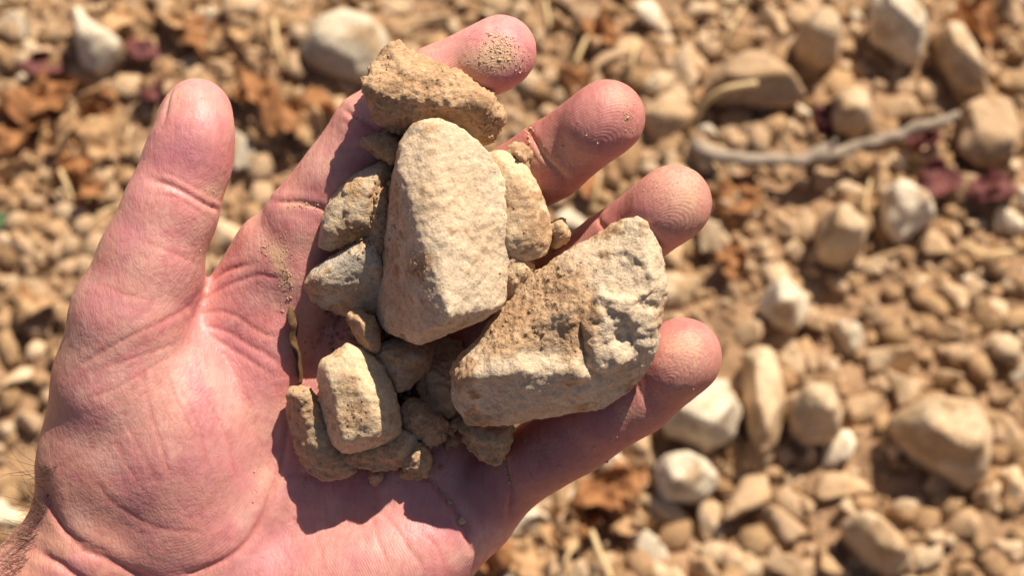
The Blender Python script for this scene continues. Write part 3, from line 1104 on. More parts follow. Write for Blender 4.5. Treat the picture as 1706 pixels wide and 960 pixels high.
def finish_hand(V, Q):
    N = vnormals(V, Q)
    x, y = to_px(V)
    front = sstep(-0.1, 0.25, N[:, 2])
    wob = 4.0 * fbm(V, 0.09, 3, 77)
    d = np.zeros(len(V))
    red = np.zeros(len(V))
    for pts, dep, w in CREASES:
        pts = [tuple(q) for q in smooth_path(pts, 14)]
        bx, by = min(p[0] for p in pts) - 40, min(p[1] for p in pts) - 40
        ex, ey = max(p[0] for p in pts) + 40, max(p[1] for p in pts) + 40
        ii = np.where((x > bx) & (x < ex) & (y > by) & (y < ey) & (N[:, 2] > -.2))[0]
        r = seg_dist(x[ii] + wob[ii], y[ii] - wob[ii] * .7, pts) * SPX
        f = end_fade(x[ii], y[ii], pts)
        d[ii] -= f * dep * (.42 if dep < .6 else .72) * (np.exp(-(r / (w * .6)) ** 2) * 0.95 - 0.25 * np.exp(-((r - w * 1.9) / (w * 1.1)) ** 2))
        red[ii] = np.maximum(red[ii], f * np.exp(-(r / (w * .8)) ** 2) * min(1, .25 + dep * .5))
    d += 0.12 * fbm(V, 0.10, 3, 31) + 0.05 * fbm(V, 0.45, 3, 32)
    V = V + N * (d * front + (1 - front) * 0.1 * fbm(V, .15, 3, 33))[:, None]
    # pigment
    base = np.array([0.660, 0.345, 0.265])
    tan = np.array([0.590, 0.315, 0.205])
    pink = np.array([0.660, 0.285, 0.255])
    purple = np.array([0.550, 0.225, 0.235])
    pale = np.array([0.740, 0.440, 0.345])
    c = np.repeat(base[None], len(V), 0)

    def mixc(col, m):
        nonlocal c
        c = c + (col - c) * np.clip(m, 0, 1)[:, None]
    n1 = fbm(V, 0.05, 3, 61)
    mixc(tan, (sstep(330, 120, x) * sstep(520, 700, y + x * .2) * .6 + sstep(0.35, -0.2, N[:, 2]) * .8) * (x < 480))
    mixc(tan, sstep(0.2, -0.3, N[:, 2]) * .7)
    mixc(pale, .55 * gauss(x, y, 200, 620, 110, 90) + .4 * gauss(x, y, 560, 920, 130, 60) + .35 * gauss(x, y, 280, 440, 60, 70))
    mixc(pink, .8 * gauss(x, y, 318, 245, 75, 70) + 1.0 * gauss(x, y, 400, 565, 105, 70, 30) + .5 * gauss(x, y, 430, 470, 70, 60) + .5 * gauss(x, y, 470, 900, 160, 80))
    mixc(purple, .75 * gauss(x, y, 330, 260, 45, 38) + .8 * gauss(x, y, 405, 570, 60, 30, 35) + .55 * gauss(x, y, 372, 710, 40, 110, -15)
         + .45 * gauss(x, y, 225, 770, 70, 50) + .5 * gauss(x, y, 370, 460, 50, 25) + .5 * gauss(x, y, 300, 215, 28, 40))
    for cx, cy in ((834, 84), (1137, 595), (1012, 195), (1122, 338)):
        mixc(pink, .85 * gauss(x, y, cx, cy, 75))
    mixc(purple, .45 * gauss(x, y, 1110, 640, 90, 60, -35) + .95 * gauss(x, y, 832, 84, 40) + .35 * gauss(x, y, 800, 800, 190, 90, -35))
    mixc(pale, .55 * sstep(.0, .6, fbm(V, .07, 4, 201)))
    mixc(pink, .75 * sstep(.0, .5, fbm(V, .09, 4, 203)))
    mixc(purple, .55 * sstep(.05, .6, fbm(V, .06, 4, 207)))
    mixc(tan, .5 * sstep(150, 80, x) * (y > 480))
    fin = np.zeros(len(V))
    for nm in ('middle', 'ring', 'little'):
        q = FINGERS[nm]
        for i in (1, 2, 3):
            fin = np.maximum(fin, sstep(95, 60, seg_dist(x, y, [q[i][:2], q[i + 1][:2]])))
    mixc(np.array([0.50, 0.205, 0.165]), fin * .85)
    mixc(np.array([0.60, 0.20, 0.16]), red * .75)
    mixc(np.array([0.58, 0.20, 0.14]), .5 * gauss(x, y, 172, 432, 26, 10, -50))
    c *= (1 + 0.07 * n1)[:, None]
    # dust on the dry skin
    du = .35 * gauss(x, y, 1040, 195, 60, 70) + .45 * gauss(x, y, 1150, 330, 60) + .5 * gauss(x, y, 1150, 600, 70)
    du += .75 * gauss(x, y, 835, 90, 44, 40) + .5 * gauss(x, y, 770, 105, 60, 35) + .55 * gauss(x, y, 360, 315, 26, 22)
    du += .5 * gauss(x, y, 292, 165, 20, 30) + .6 * gauss(x, y, 470, 440, 18, 70, -28) + .4 * gauss(x, y, 330, 420, 20, 60)
    du += .4 * gauss(x, y, 435, 800, 16, 40) + .3 * gauss(x, y, 900, 260, 40) + .35 * gauss(x, y, 325, 525, 20, 12) + .3 * gauss(x, y, 1050, 310, 60, 30, -35)
    # the earth the hand has handled: smears round the pile and in the creases
    pile = sstep(150, 40, seg_dist(x, y, [(640, 250), (540, 420), (520, 600), (560, 760), (780, 740), (1000, 640), (900, 330)]))
    du += .42 * pile * np.clip(.5 + fbm(V, .12, 3, 301), 0, 1) + .35 * np.clip(red, 0, 1) + .22 * sstep(.15, .6, fbm(V, .05, 3, 303))
    # friction ridges: phase runs across the ridges
    ph = np.zeros(len(V))
    am = np.zeros(len(V))
    sp = 0.66

    def ridge(mask, phase):
        nonlocal ph, am
        m = mask > am
        ph = np.where(m, phase, ph)
        am = np.where(m, mask, am)
    wn_ = 1.1 * fbm(V, .05, 3, 91)
    for nm, (cx, cy), an in (('index', (812, 112), -27), ('middle', (985, 232), -36), ('ring', (1094, 374), -37), ('little', (1108, 622), -38)):
        a = math.radians(an)
        u = ((x - cx) * math.cos(a) + (y - cy) * math.sin(a)) * SPX
        v = (-(x - cx) * math.sin(a) + (y - cy) * math.cos(a)) * SPX
        rr = np.sqrt(((u + 2) * .5) ** 2 + (v - 2.5) ** 2)
        m = gauss(x, y, cx + 15, cy - 20, 120) > .3
        ridge(np.where(m, np.clip(gauss(x, y, cx + 12, cy - 12, 95) * 1.6, 0, 1), 0), rr / sp + wn_ * .6)
        q = FINGERS[nm]
        m2 = np.zeros(len(x))
        for i in (1, 2):
            m2 = np.maximum(m2, sstep(70, 40, seg_dist(x, y, [q[i][:2], q[i + 1][:2]])) * .45)
        ridge(m2, (u + .5 * v) / sp + wn_)
    tr = np.sqrt(((x - 318) * 1.0) ** 2 + ((y - 250) * .75) ** 2) * SPX
    ridge(np.clip(gauss(x, y, 325, 215, 60, 90) * 1.3, 0, .35), tr / sp + wn_)
    th = np.sqrt(((x - 270) / 1.0) ** 2 + ((y - 690) * .72) ** 2) * SPX
    ridge(sstep(20, 27, th) * sstep(40, 34, th) * sstep(640, 760, y + .3 * (x - 400)) * .8 * (x < 560) * sstep(240, 330, x), th / sp + wn_)
    u = ((x - 600) * .86 - (y - 800) * -.0 * .5 - (y - 800) * .42) * SPX
    ridge(.75 * sstep(480, 540, x) * sstep(790, 850, y) * sstep(840, 790, x), u / sp + 1.6 * wn_)
    ridge(.4 * sstep(470, 540, x) * (y > 380) * (x < 900) * sstep(370, 430, y), (u * .4 + (y - 600) * SPX * .9) / sp + 1.5 * wn_)
    am *= sstep(0.0, 0.35, N[:, 2]) * np.clip(.7 + .7 * fbm(V, .16, 3, 95), .1, 1.15)
    c = c * np.array([.89, .82, .88])
    return V, c, np.clip(du, 0, 1) * front, ph, am


HV, HQ = build_hand()
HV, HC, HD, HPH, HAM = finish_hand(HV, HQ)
HV = HV.astype(float)
_wv = h2w(HV)
H_BASE = h2w(hmm(250, 900, -20)[None])[0]
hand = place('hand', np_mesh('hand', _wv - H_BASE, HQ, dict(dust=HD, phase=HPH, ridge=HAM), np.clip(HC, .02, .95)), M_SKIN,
             'bare left hand held palm up, cupping a heap of dusty stones', 'hand')
hand.location = H_BASE
BVH = BVHTree.FromPolygons(HV.tolist(), HQ.tolist())


def on_hand(px, py):
    """mm point on the hand's skin seen at a photo pixel, with its normal"""
    c = np.array([0, 0, D_HAND * 1000])
    t = hmm(px, py, 0)
    loc, nor, i, dist = BVH.ray_cast(Vector(c), Vector(t - c).normalized())
    return loc, nor


# ------------------------------------------------------------------ stones in the hand
UPW = np.array([0, 0, 1.0])
DIRT = np.array([0.51, 0.33, 0.190])
DIRT2 = np.array([0.40, 0.245, 0.135])
ROCK_BVH = []


def held(name, label, cat, outline, zm, zb, front, base, soil=.3, res=.55, rnd=.8, lump=.5, grain=.25, shrink=.75, seed=0, carve=(), spots=(), clean=(), warp=1.0, grey=0.0, group='stones held in the hand', extra=None, za=(0, 0, 1), cuts=9, cutd=(.92, .985), mat=None):
    """stone through an outline (px) at depth zm (mm), with front points (px, py, z) and a back at zb"""
    out = np.array(outline, float)
    c = out.mean(0)
    zf = lambda z: za[1] + (np.asarray(z, float) - za[0]) * za[2]
    zm, zb, front, carve = zf(zm), float(zf(zb)), [(a, b, float(zf(z))) for a, b, z in front], [(a, b, float(zf(z)), r) for a, b, z, r in carve]
    zm = np.broadcast_to(np.asarray(zm, float), (len(out),))
    if cutd[0] < .9:
        out = c + (out - c) * 1.09
    P = [hmm(a, b, z) for (a, b), z in zip(out, zm)]
    P += [hmm(*(c + (q - c) * shrink), zb) for q in out]
    P += [hmm(*f) for f in front]
    cv = [(*hmm(a, b, z), r) for a, b, z, r in carve]
    sharp = cutd[0] < .9
    V, Q = hull_solid(np.array(P), min(res, .45) if sharp else res, rnd * (.22 if sharp else .38), cv, warp, seed, cuts=cuts, cutd=cutd)
    V = relax(V, Q, 1, .12 if sharp else .25)
    N = vnormals(V, Q)
    x, y = to_px(V)
    # where loose earth sticks
    m = fbm(V, .10, 3, seed + 1) * .8 + fbm(V, .35, 3, seed + 2) * .35
    s = sstep(.25 - soil, .55 - soil, m)
    for cx, cy, r, v in spots:
        s = np.maximum(s, v * sstep(r * 1.3, r * .45, np.hypot(x - cx + 14 * fbm(V, .18, 2, seed + 8), y - cy + 14 * fbm(V, .18, 2, seed + 9))))
    for cx, cy, r, v in clean:
        s = s * (1 - v * sstep(r * 1.15, r * .6, np.hypot(x - cx + 12 * fbm(V, .15, 2, seed + 8), y - cy + 12 * fbm(V, .15, 2, seed + 9))))
    d = lump * (fbm(V, .09, 4, seed + 3, .55)) + .24 * fbm(V, .5, 3, seed + 4, .65) + (.33 * lump * sstep(.3, .6, soil) + .12) * fbm(V, .22, 3, seed + 14, .6)
    rid = 1 - np.abs(perlin(V * .16, seed + 12)) * 2
    d -= .35 * lump * np.maximum(0, rid - .55) * (1 - s)
    gr = np.maximum(0, .62 - worley(V * .75, seed)) * 1.1 + np.maximum(0, .62 - worley(V * 1.5, seed + 3)) * .55
    cl = np.maximum(0, fbm(V, .28, 3, seed + 6))
    d += s * (grain * gr * 2.2 + grain * 2.0 * cl)
    V = V + N * d[:, None]
    if extra:
        V = extra(V, N, x, y)
    f1, f2 = fbm(V, .13, 4, seed + 21), fbm(V, .6, 3, seed + 22)
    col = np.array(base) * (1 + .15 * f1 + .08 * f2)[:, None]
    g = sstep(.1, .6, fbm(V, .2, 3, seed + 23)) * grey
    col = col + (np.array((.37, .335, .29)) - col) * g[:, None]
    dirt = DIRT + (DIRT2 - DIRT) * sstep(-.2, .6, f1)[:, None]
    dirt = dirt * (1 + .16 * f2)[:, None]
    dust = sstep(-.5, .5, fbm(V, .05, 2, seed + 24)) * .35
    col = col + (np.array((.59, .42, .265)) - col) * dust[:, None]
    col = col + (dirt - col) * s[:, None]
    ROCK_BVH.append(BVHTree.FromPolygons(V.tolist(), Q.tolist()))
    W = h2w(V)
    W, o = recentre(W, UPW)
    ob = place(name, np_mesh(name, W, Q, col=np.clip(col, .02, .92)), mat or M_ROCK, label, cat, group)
    ob.location = o
    return ob


LIME = (.66, .55, .41)


def knob(V, N, x, y):
    """broken chalky knob at the right end, set off by a groove"""
    x = x + 10 * fbm(V, .12, 2, 410)
    y = y + 10 * fbm(V, .12, 2, 411)
    g = seg_dist(x, y, [(1000, 425), (985, 480), (962, 545), (975, 600), (1000, 632)]) * SPX
    inside = sstep(95, 70, np.hypot((x - 1048) * 1.05, y - 530))
    d = -2.0 * np.exp(-(g / 1.7) ** 2) + inside * (1.0 + .75 * fbm(V, .2, 4, 401, .6) + .8 * np.maximum(0, .62 - worley(V * .2, 402)))
    flat = sstep(48, 34, np.hypot((x - 1030) * .8, (y - 455) * 1.1))
    d = d * (1 - flat) - .8 * flat
    band = np.exp(-(seg_dist(x, y, [(790, 628), (860, 615), (925, 606), (962, 622)]) * SPX / 2.0) ** 2)
    return V + N * ((d + .9 * band) * sstep(.1, .5, N[:, 2]))[:, None]


# tan clod resting on the index finger
held('earth_clod', 'crumbly tan clod of earth topmost in the heap, on the index finger', 'clod',
     [(588, 128), (612, 112), (642, 78), (662, 70), (695, 84), (725, 106), (770, 122), (824, 148), (822, 178), (838, 208), (830, 238), (812, 250), (745, 262), (662, 240), (650, 208), (612, 158)],
     [29, 27, 21, 20, 21, 22, 22, 22, 23, 22, 19, 15, 14, 16, 22, 28], 13,
     [(618, 145, 32), (662, 90, 25), (720, 120, 27), (798, 165, 29), (815, 200, 25), (655, 172, 31), (730, 172, 31), (672, 215, 20)],
     (.50, .35, .20), soil=1.0, rnd=1.0, lump=1.1, grain=.46, seed=11, za=(16, 16, 1), warp=1.6, cuts=3, res=.48)
# big flat-faced stone
held('limestone', 'large pale stone with a sharp ridge, highest at the centre of the palm', 'stone',
     [(662, 232), (684, 207), (716, 198), (756, 203), (795, 228), (824, 262), (846, 304), (854, 352), (850, 402), (846, 452), (843, 508), (815, 530), (770, 552), (720, 572), (698, 577), (672, 562), (643, 553), (627, 535), (622, 508), (628, 450), (632, 400), (641, 330), (650, 280)],
     [38, 43, 44, 44, 43, 42, 40, 38, 38, 38, 38, 38, 38, 36, 33, 25, 17, 13, 11, 9, 10, 14, 27], 5,
     [(661, 262, 46), (672, 320, 48), (690, 375, 52), (712, 432, 56), (742, 498, 60), (750, 522, 60), (738, 545, 55), (790, 470, 50), (714, 212, 49), (800, 300, 47), (690, 556, 44)],
     (.62, .475, .325), soil=-.08, rnd=.9, lump=.32, grain=.12, seed=23, mat=M_CHALK, za=(9, 9, .64), warp=.9, grey=.15, cuts=0, res=.48, shrink=.72,
     spots=[(695, 443, 24, 1), (640, 330, 26, .9), (632, 420, 26, .8), (655, 500, 34, .55), (648, 440, 22, .6), (655, 545, 22, .4), (745, 320, 60, .3), (800, 400, 40, .25)])  # earth stains; those on the left facet also paint its shade deeper
held('limestone', 'flat rounded stone tucked behind the right edge of the large pale stone', 'stone',
     [(806, 256), (828, 247), (850, 252), (878, 272), (902, 308), (915, 350), (919, 398), (908, 428), (870, 440), (830, 430), (800, 340)],
     28, 18, [(840, 268, 34), (880, 310, 35), (900, 380, 35), (850, 400, 37)],
     (.65, .48, .30), soil=.18, rnd=1.0, lump=.4, grain=.2, seed=31, mat=M_CHALK, cuts=2, za=(18, 19, .6), spots=[(855, 330, 36, .9)])
held('limestone', 'small angular chunk wedged between the large pale stone and the biggest right one', 'stone',
     [(840, 412), (872, 418), (890, 445), (889, 470), (872, 494), (842, 512), (826, 470)], 34, 22,
     [(850, 425, 42), (880, 450, 42), (858, 478, 43)], (.62, .45, .27), soil=.3, rnd=.7, grain=.25, seed=37, cuts=8, cutd=(.87, .97), za=(22, 15, .55))
held('limestone', 'grey-tan stone left of the large pale stone, below the index base', 'stone',
     [(658, 256), (612, 274), (566, 304), (542, 334), (531, 376), (527, 420), (546, 429), (580, 415), (618, 394), (640, 380), (650, 300)],
     [24, 24, 24, 23, 22, 21, 21, 23, 24, 24, 24], 13, [(640, 272, 33), (575, 310, 33), (545, 350, 31), (545, 395, 30), (610, 330, 37), (600, 375, 34)],
     (.58, .45, .30), soil=.05, rnd=.9, lump=.55, grain=.3, seed=41, cuts=3, za=(13, 8, .6), grey=.35, spots=[(585, 398, 38, 1), (635, 330, 30, 1)])
held('limestone', 'grey stone with a pointed nose at the left edge of the heap', 'stone',
     [(498, 478), (512, 448), (550, 426), (590, 402), (628, 390), (650, 440), (645, 500), (622, 534), (590, 534), (540, 517), (506, 500)],
     [25, 27, 28, 29, 30, 28, 26, 22, 20, 20, 22], 14, [(520, 462, 33), (565, 437, 35), (622, 408, 37), (630, 450, 36), (545, 480, 33)],
     (.49, .42, .32), soil=.12, rnd=.9, lump=.6, grain=.25, seed=47, cuts=4, za=(14, 5, .65), grey=.6, spots=[(520, 478, 22, .9), (600, 505, 36, .7)])
# the biggest stone on the right
held('limestone', 'biggest stone, chalky and earth-crusted, lying across the ring and little fingers', 'stone',
     [(746, 626), (754, 596), (790, 560), (840, 525), (880, 500), (905, 452), (932, 420), (985, 386), (1030, 366), (1060, 356), (1088, 362), (1104, 392), (1105, 440), (1108, 500), (1110, 545), (1100, 582), (1082, 622), (1052, 656), (1000, 690), (930, 701), (860, 709), (796, 718), (774, 710), (755, 682)],
     [34, 36, 36, 35, 34, 35, 37, 41, 45, 47, 48, 47, 44, 42, 42, 42, 38, 34, 31, 30, 30, 30, 30, 32], 22,
     [(770, 640, 44), (805, 622, 49), (870, 608, 52), (930, 602, 54), (968, 628, 54), (1040, 600, 53), (1085, 560, 52), (1085, 480, 54), (1075, 385, 53), (1000, 402, 48), (930, 470, 47), (850, 540, 45), (1000, 500, 51)],
     (.65, .51, .36), soil=.05, rnd=.9, lump=.8, grain=.26, seed=53, za=(22, 13, 0.72), warp=1.6, cuts=0, res=.48, grey=.12,
     carve=[(950, 640, 65, 9.5), (985, 566, 67, 10.5), (1035, 455, 70, 12.2), (1090, 500, 64, 9), (905, 580, 72, 17), (1050, 575, 63, 9)],
     extra=knob,
     spots=[(860, 550, 75, 1), (930, 490, 60, .95), (960, 560, 45, 1), (775, 620, 30, .9), (910, 450, 34, .8)],
     clean=[(830, 632, 40, .9), (900, 622, 45, .95), (1040, 470, 60, .9), (1050, 570, 60, .85), (960, 620, 30, .7)])
held('limestone', 'block-shaped stone with a lit rough facet at the bottom of the heap', 'stone',
     [(525, 616), (530, 596), (556, 578), (583, 566), (610, 580), (640, 606), (660, 656), (673, 710), (670, 736), (640, 752), (600, 763), (570, 758), (551, 740), (540, 700), (530, 652)],
     [30, 31, 31, 30, 29, 29, 28, 27, 26, 27, 28, 28, 28, 28, 29], 18,
     [(545, 606, 38), (585, 578, 36), (606, 640, 42), (618, 700, 42), (620, 732, 39), (570, 735, 39), (556, 660, 40), (640, 650, 36), (655, 720, 34)],
     (.63, .475, .30), soil=.0, rnd=.7, lump=.45, grain=.3, seed=59, mat=M_CHALK, za=(18, 4.5, 0.68), spots=[(590, 690, 30, .9), (578, 640, 24, .7)])
held('limestone', 'brown stone at the lower left of the heap against the thumb mound', 'stone',
     [(473, 655), (484, 641), (510, 637), (530, 655), (550, 715), (580, 748), (592, 772), (588, 800), (556, 806), (530, 795), (505, 765), (482, 712)],
     [20, 22, 22, 20, 19, 18, 17, 16, 15, 15, 16, 18], 9, [(492, 655, 29), (512, 650, 29), (530, 720, 27), (515, 740, 25), (560, 780, 23)],
     (.47, .33, .20), soil=.35, rnd=.8, lump=.6, grain=.3, seed=61, cuts=14, cutd=(.80, .96), za=(9, 1, 0.62))
held('limestone', 'flat tan flake under the block-shaped stone', 'stone',
     [(566, 772), (600, 776), (640, 786), (672, 774), (693, 746), (688, 722), (650, 715), (580, 730)], 19, 10,
     [(660, 745, 25), (680, 742, 24), (610, 755, 23)], (.52, .39, .25), soil=.5, rnd=.7, lump=.7, grain=.35, seed=67, cuts=14, cutd=(.80, .96), za=(10, 2, 0.8))
held('earth_crumb', 'small brown crumb at the foot of the heap, right of the flat flake', 'crumb',
     [(672, 790), (678, 765), (690, 745), (708, 742), (718, 765), (712, 792), (690, 800)], 13, 5, [(695, 768, 18), (705, 755, 17)],
     (.45, .31, .19), soil=.6, res=.45, rnd=.5, lump=.6, grain=.35, seed=71, cuts=14, cutd=(.80, .96), za=(5, 2, 0.8), group='crumbs held in the hand')
held('earth_clod', 'shaded lumpy clod between the block-shaped stone and the biggest stone', 'clod',
     [(668, 690), (676, 668), (700, 668), (716, 690), (746, 708), (738, 728), (712, 738), (684, 732)], 16, 8, [(690, 690, 24), (715, 708, 23)],
     (.43, .32, .21), soil=.6, rnd=.6, lump=1.0, grain=.4, seed=73, cuts=14, cutd=(.80, .96), za=(8, 1, 0.9), group='crumbs held in the hand')
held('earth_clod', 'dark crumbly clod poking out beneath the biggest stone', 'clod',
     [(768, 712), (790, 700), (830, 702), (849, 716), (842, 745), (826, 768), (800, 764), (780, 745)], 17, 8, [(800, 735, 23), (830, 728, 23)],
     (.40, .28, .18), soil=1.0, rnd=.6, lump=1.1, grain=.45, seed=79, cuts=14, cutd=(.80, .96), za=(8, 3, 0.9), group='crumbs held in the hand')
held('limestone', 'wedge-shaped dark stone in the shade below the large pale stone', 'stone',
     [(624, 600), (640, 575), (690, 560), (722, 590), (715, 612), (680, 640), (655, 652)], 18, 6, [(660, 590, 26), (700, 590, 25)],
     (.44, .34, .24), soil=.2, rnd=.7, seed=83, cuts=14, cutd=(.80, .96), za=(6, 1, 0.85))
held('earth_crumb', 'reddish brown crumb under the lower left edge of the large pale stone', 'crumb',
     [(583, 530), (600, 523), (622, 535), (632, 575), (625, 592), (604, 580), (588, 556)], 21, 11, [(605, 545, 27), (617, 568, 26)],
     (.45, .28, .17), soil=.5, res=.45, rnd=.5, lump=.7, grain=.3, seed=89, cuts=14, cutd=(.80, .96), za=(11, 4, 0.9), group='crumbs held in the hand')
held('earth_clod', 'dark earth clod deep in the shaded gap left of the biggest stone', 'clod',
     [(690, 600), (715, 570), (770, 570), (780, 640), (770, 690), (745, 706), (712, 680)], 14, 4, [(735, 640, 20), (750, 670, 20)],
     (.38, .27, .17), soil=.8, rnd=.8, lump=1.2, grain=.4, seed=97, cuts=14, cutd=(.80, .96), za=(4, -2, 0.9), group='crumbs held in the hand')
held('earth_crumb', 'tiny crumb lying alone on the palm under the flat flake', 'crumb',
     [(615, 795), (622, 786), (636, 786), (639, 800), (628, 808), (618, 806)], 9, 5, [(628, 796, 12)],
     (.42, .30, .19), soil=.6, res=.4, rnd=.4, lump=.5, grain=.25, seed=101, cuts=14, cutd=(.80, .96), za=(5, 1, 0.9), group='crumbs held in the hand')
held('limestone', 'small tan stone between the flat rounded stone and the biggest stone', 'stone',
     [(914, 368), (935, 364), (948, 380), (946, 400), (930, 416), (914, 418), (906, 390)], 24, 14, [(925, 378, 30), (938, 390, 29)],
     (.54, .40, .25), soil=.3, res=.45, rnd=.6, lump=.5, grain=.25, seed=103, cuts=20, cutd=(.72, .95), za=(14, 10, 1))
held('earth_clod', 'dark clod in the shade beneath the left corner of the tan top clod', 'clod',
     [(608, 240), (620, 226), (650, 222), (672, 245), (660, 268), (625, 262)], 20, 13, [(632, 242, 26), (650, 250, 26)],
     (.38, .27, .17), soil=1.0, res=.5, rnd=.6, lump=1.0, grain=.45, seed=107, cuts=14, cutd=(.80, .96), za=(13, 11, 1), group='crumbs held in the hand')
held('earth_crumb', 'earth crumb stuck to the base of the middle fingertip joint', 'crumb',
     [(846, 256), (856, 244), (872, 246), (882, 262), (876, 282), (860, 276)], 24, 17, [(864, 260, 30)],
     (.46, .33, .2), soil=1.0, res=.45, rnd=.5, lump=.8, grain=.4, seed=109, cuts=14, cutd=(.80, .96), za=(17, 16, 1), group='crumbs held in the hand')
held('earth_clod', 'reddish brown clod stuck between the grey-tan stone and the large pale stone', 'clod',
     [(612, 350), (625, 310), (648, 268), (662, 300), (650, 380), (640, 430), (618, 440), (606, 400)], 30, 20, [(632, 330, 38), (630, 375, 38), (628, 410, 36)],
     (.42, .28, .17), soil=1.0, res=.5, rnd=.7, lump=1.2, grain=.5, seed=113, za=(20, 8, .7), group='crumbs held in the hand')

# ------------------------------------------------------------------ small things on the hand
def seen(px, py):
    """nearest surface of the hand or the pile at a photo pixel"""
    c = Vector((0, 0, D_HAND * 1000))
    d = (Vector(hmm(px, py, 0)) - c).normalized()
    best = None
    for k, b in enumerate([BVH] + ROCK_BVH):
        loc, nor, i, dist = b.ray_cast(c, d)
        if loc is not None and (best is None or dist < best[2]):
            best = (loc, nor, dist, k)
    return best


def loose_earth():
    rg = np.random.default_rng(44)
    spots = [(720, 640, 45, 45, 300, .9, 1), (600, 555, 40, 25, 120, .7, 1), (690, 700, 40, 30, 120, .7, 1), (800, 720, 26, 16, 60, .6, 1), (660, 770, 40, 14, 60, .5, 1), (560, 790, 30, 10, 30, .4, 1),
             (635, 350, 12, 50, 160, .7, 0), (600, 400, 26, 14, 110, .6, 0), (900, 470, 26, 26, 130, .7, 0), (870, 545, 50, 26, 260, .38, 0), (940, 500, 30, 40, 200, .35, 0), (960, 580, 14, 26, 120, .4, 0),
             (695, 443, 10, 14, 90, .45, 0), (720, 150, 50, 34, 240, .4, 0), (640, 120, 20, 20, 70, .45, 0), (815, 215, 10, 18, 60, .5, 0), (590, 690, 16, 26, 110, .35, 0), (520, 475, 10, 10, 60, .4, 0),
             (870, 340, 18, 34, 90, .35, 0), (760, 320, 50, 70, 90, .22, 0), (860, 470, 14, 20, 60, .5, 0), (660, 545, 20, 8, 40, .35, 0), (500, 655, 14, 10, 40, .35, 0), (800, 555, 34, 16, 90, .5, 0), (640, 745, 20, 12, 40, .4, 0)]
    bm = bmesh.new()
    bmesh.ops.create_icosphere(bm, subdivisions=1, radius=1)
    bv = np.array([v.co[:] for v in bm.verts])
    bf = np.array([[v.index for v in f.verts] for f in bm.faces])
    bm.free()
    tv, tf, tc = [], [], []
    k = 0
    for x, y, sx, sy, n, r0, palm in spots:
        for _ in range(int(n * (1.6 if palm else 2.2))):
            r = r0 * (.62 if palm else .3) * math.exp(rg.normal() * .55)
            px, py = x + rg.normal() * sx, y + rg.normal() * sy
            if palm:
                loc, nor = on_hand(px, py)
                if loc is None:
                    continue
                up = rg.uniform(0, 3.5) if (640 < px < 800 and 580 < py < 710) else .3 * r
            else:
                q = seen(px, py)
                if q is None or q[3] == 0:
                    continue
                loc, nor, up = q[0], q[1], -.3 * r
            p = bv * rg.uniform(.55, 1.35, (12, 1)) * rg.uniform(.6, 1.25, 3) * r + np.array(loc + nor * up)
            tv.append(h2w(p))
            tf.append(bf + 12 * k)
            tc.append(np.repeat((DIRT + (DIRT2 - DIRT) * rg.random())[None] * rg.uniform(.85, 1.12), 12, 0))
            k += 1
    V, o = recentre(np.concatenate(tv), UPW)
    ob = place('loose_earth', np_mesh('loose_earth', V, np.concatenate(tf), col=np.concatenate(tc), smooth=False), M_ROCK, 'loose brown earth crumbs between and on the held stones', 'earth', kind='stuff')
    ob.location = o


loose_earth()


def sand_on_hand():
    rg = np.random.default_rng(33)
    spots = [(830, 70, 14, 10, 190, .16), (838, 84, 24, 16, 260, .12), (872, 103, 6, 9, 40, .16), (800, 100, 36, 16, 220, .09),
             (475, 455, 7, 30, 260, .12), (442, 415, 7, 12, 90, .12), (505, 342, 14, 3, 50, .14), (530, 348, 8, 3, 25, .14),
             (358, 318, 8, 8, 60, .12), (1045, 195, 7, 15, 70, .13), (960, 255, 40, 40, 12, .22), (1075, 295, 30, 12, 60, .13), (1130, 280, 20, 5, 30, .13), (1150, 612, 40, 40, 110, .09),
             (990, 735, 60, 25, 16, .2), (430, 800, 8, 22, 25, .15), (330, 415, 16, 50, 40, .13), (880, 215, 10, 14, 40, .2), (1010, 560, 80, 40, 20, .2), (620, 205, 16, 14, 14, .2)]
    lines = [([(715, 797), (735, 815), (752, 838), (768, 868), (772, 880)], 20, .3), ([(838, 758), (844, 785), (849, 808)], 14, .32)]
    pts = []
    for x, y, sx, sy, n, r in spots:
        for _ in range(n):
            pts.append((x + rg.normal() * sx, y + rg.normal() * sy, r * rg.uniform(.5, 1.3)))
    for pl, n, r in lines:
        q = smooth_path(pl, n)
        for a, b in q:
            pts.append((a + rg.normal() * 1.5, b + rg.normal() * 1.5, r * rg.uniform(.5, 1.35)))
    bm = bmesh.new()
    bmesh.ops.create_icosphere(bm, subdivisions=1, radius=1)
    bv = np.array([v.co[:] for v in bm.verts])
    bf = np.array([[v.index for v in f.verts] for f in bm.faces])
    bm.free()
    tv, tf = [], []
    k = 0
    for x, y, r in pts:
        loc, nor = on_hand(x, y)
        if loc is None:
            continue
        p = bv * rg.uniform(.45, 1.35, (12, 1)) * rg.uniform(.5, 1.3, 3) * r * math.exp(rg.normal() * .45) + np.array(loc + nor * r * .3)
        tv.append(h2w(p))
        tf.append(bf + 12 * k)
        k += 1
    V, o = recentre(np.concatenate(tv), UPW)
    ob = place('sand', np_mesh('sand', V, np.concatenate(tf)), M_SAND, 'fine sand grains stuck to the fingertips and palm creases', 'sand', kind='stuff')
    ob.location = o


sand_on_hand()

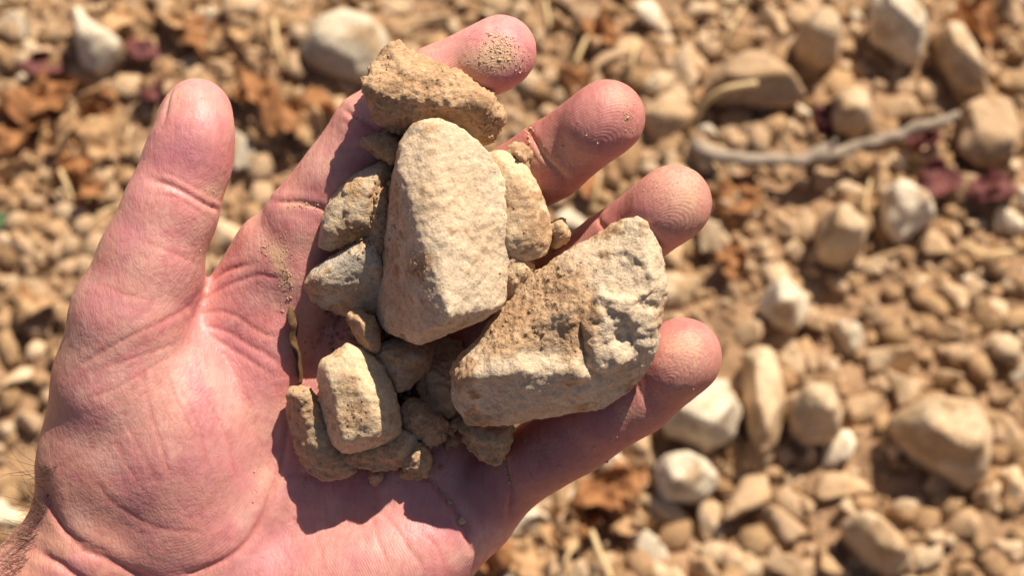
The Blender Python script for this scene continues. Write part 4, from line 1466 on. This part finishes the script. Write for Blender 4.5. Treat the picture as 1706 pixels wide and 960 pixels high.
# thumb nail, seen edge on
def thumb_nail():
    V, F = [], []
    nu, nv = 9, 10
    ax = hmm(305, 195, 6) - hmm(290, 250, 6)
    ax /= np.linalg.norm(ax)
    for i in range(nv):
        t = i / (nv - 1)
        c = hmm(318 + 8 * t, 200 - 46 * t, 7 - 1.0 * t)
        r = 10.2 - 1.9 * t ** 2
        for j in range(nu):
            a = math.radians(148 + 74 * (j / (nu - 1)))
            side = np.array([math.cos(a) * .97, math.cos(a) * .2, math.sin(a) * -1])
            V.append(c + side * r)
    for i in range(nv - 1):
        for j in range(nu - 1):
            F.append((i * nu + j, i * nu + j + 1, (i + 1) * nu + j + 1, (i + 1) * nu + j))
    W = h2w(np.array(V)) - H_BASE
    me = bpy.data.meshes.new('thumb_nail')
    me.from_pydata(W.tolist(), [], F)
    me.polygons.foreach_set('use_smooth', np.ones(len(me.polygons), bool))
    me.materials.append(mat_plain('nail', (.40, .19, .14), (.52, .29, .22), 300, .3, .1))
    o = place('thumb_nail', me, None, parent=hand)
    thicken(o, .0006)


thumb_nail()

# hair on the outer side of the wrist
def arm_hair():
    rg = np.random.default_rng(8)
    V, F = [], []
    for _ in range(150):
        py = rg.uniform(775, 1010)
        px = np.interp(py, [770, 850, 920, 960, 1010], [72, 60, 32, 14, -18]) + rg.uniform(2, 26)
        loc, nor = on_hand(px, py)
        if loc is None:
            continue
        p = np.array(loc + nor * -.2)
        d = np.array([-.75, .12, .1]) + rg.normal(size=3) * np.array([.3, .5, .35])
        L = rg.uniform(4, 11)
        bend = rg.normal(size=3) * .5
        n = 7
        pts = []
        for i in range(n):
            t = i / (n - 1)
            pts.append(Vector(h2w((p + d * L * t + bend * L * t * t * .6)[None])[0] - H_BASE))
        b0 = len(V)
        for i, q in enumerate(pts):
            t = (pts[min(i + 1, n - 1)] - pts[max(i - 1, 0)]).normalized()
            s = t.orthogonal().normalized()
            u = t.cross(s)
            r = 0.00007 * (1 - .6 * i / n)
            for k in range(3):
                a = k * 2.094
                V.append(tuple(q + (s * math.cos(a) + u * math.sin(a)) * r))
        for i in range(n - 1):
            for k in range(3):
                F.append((b0 + i * 3 + k, b0 + i * 3 + (k + 1) % 3, b0 + i * 3 + 3 + (k + 1) % 3, b0 + i * 3 + 3 + k))
    me = bpy.data.meshes.new('arm_hair')
    me.from_pydata(V, [], F)
    me.materials.append(mat_plain('hair', (.05, .03, .02), (.10, .06, .035), 200, .5, 0))
    place('arm_hair', me, None, kind='stuff', parent=hand)


arm_hair()

# dry curled leaf scrap standing at the left of the heap
def leaf_scrap():
    mid = smooth_path([(483, 506, 9), (494, 532, 8.5), (488, 566, 7), (497, 598, 5.5), (500, 640, 4)], 26)
    V, F = [], []
    nu = 11
    wn2 = fbm(np.column_stack([np.arange(26) * .17, np.zeros(26) + .4, np.zeros(26) + .3]), 1, 1, 5)
    for i, (a, b, z) in enumerate(mid):
        w = 1.6 * (.55 + .45 * math.sin(math.pi * (i + 2) / 29)) * (1 + .5 * wn2[i])
        open_ = 150 + 70 * wn2[25 - i]
        for j in range(nu):
            t = math.radians(-60 + open_ * (j / (nu - 1) - .1) + 40 * math.sin(i * .25))
            V.append(hmm(a, b, z) + np.array([w * math.cos(t) - w * .6, 0, w * 1.25 * math.sin(t)]))
    V = np.array(V)
    V += .9 * np.column_stack([fbm(V, .11, 2, k) for k in (1, 2, 3)])
    for i in range(len(mid) - 1):
        for j in range(nu - 1):
            F.append((i * nu + j, i * nu + j + 1, (i + 1) * nu + j + 1, (i + 1) * nu + j))
    W, o = recentre(h2w(np.array(V)), UPW)
    me = bpy.data.meshes.new('leaf_scrap')
    me.from_pydata(W.tolist(), [], F)
    me.polygons.foreach_set('use_smooth', np.ones(len(me.polygons), bool))
    me.materials.append(mat_plain('dry_leaf_scrap', (.05, .026, .014), (.20, .11, .05), 400, .7, .5))
    ob = place('leaf_scrap', me, None, 'curled dry brown leaf scrap at the left of the heap on the palm', 'leaf')
    ob.location = o
    thicken(ob, .0003)


leaf_scrap()
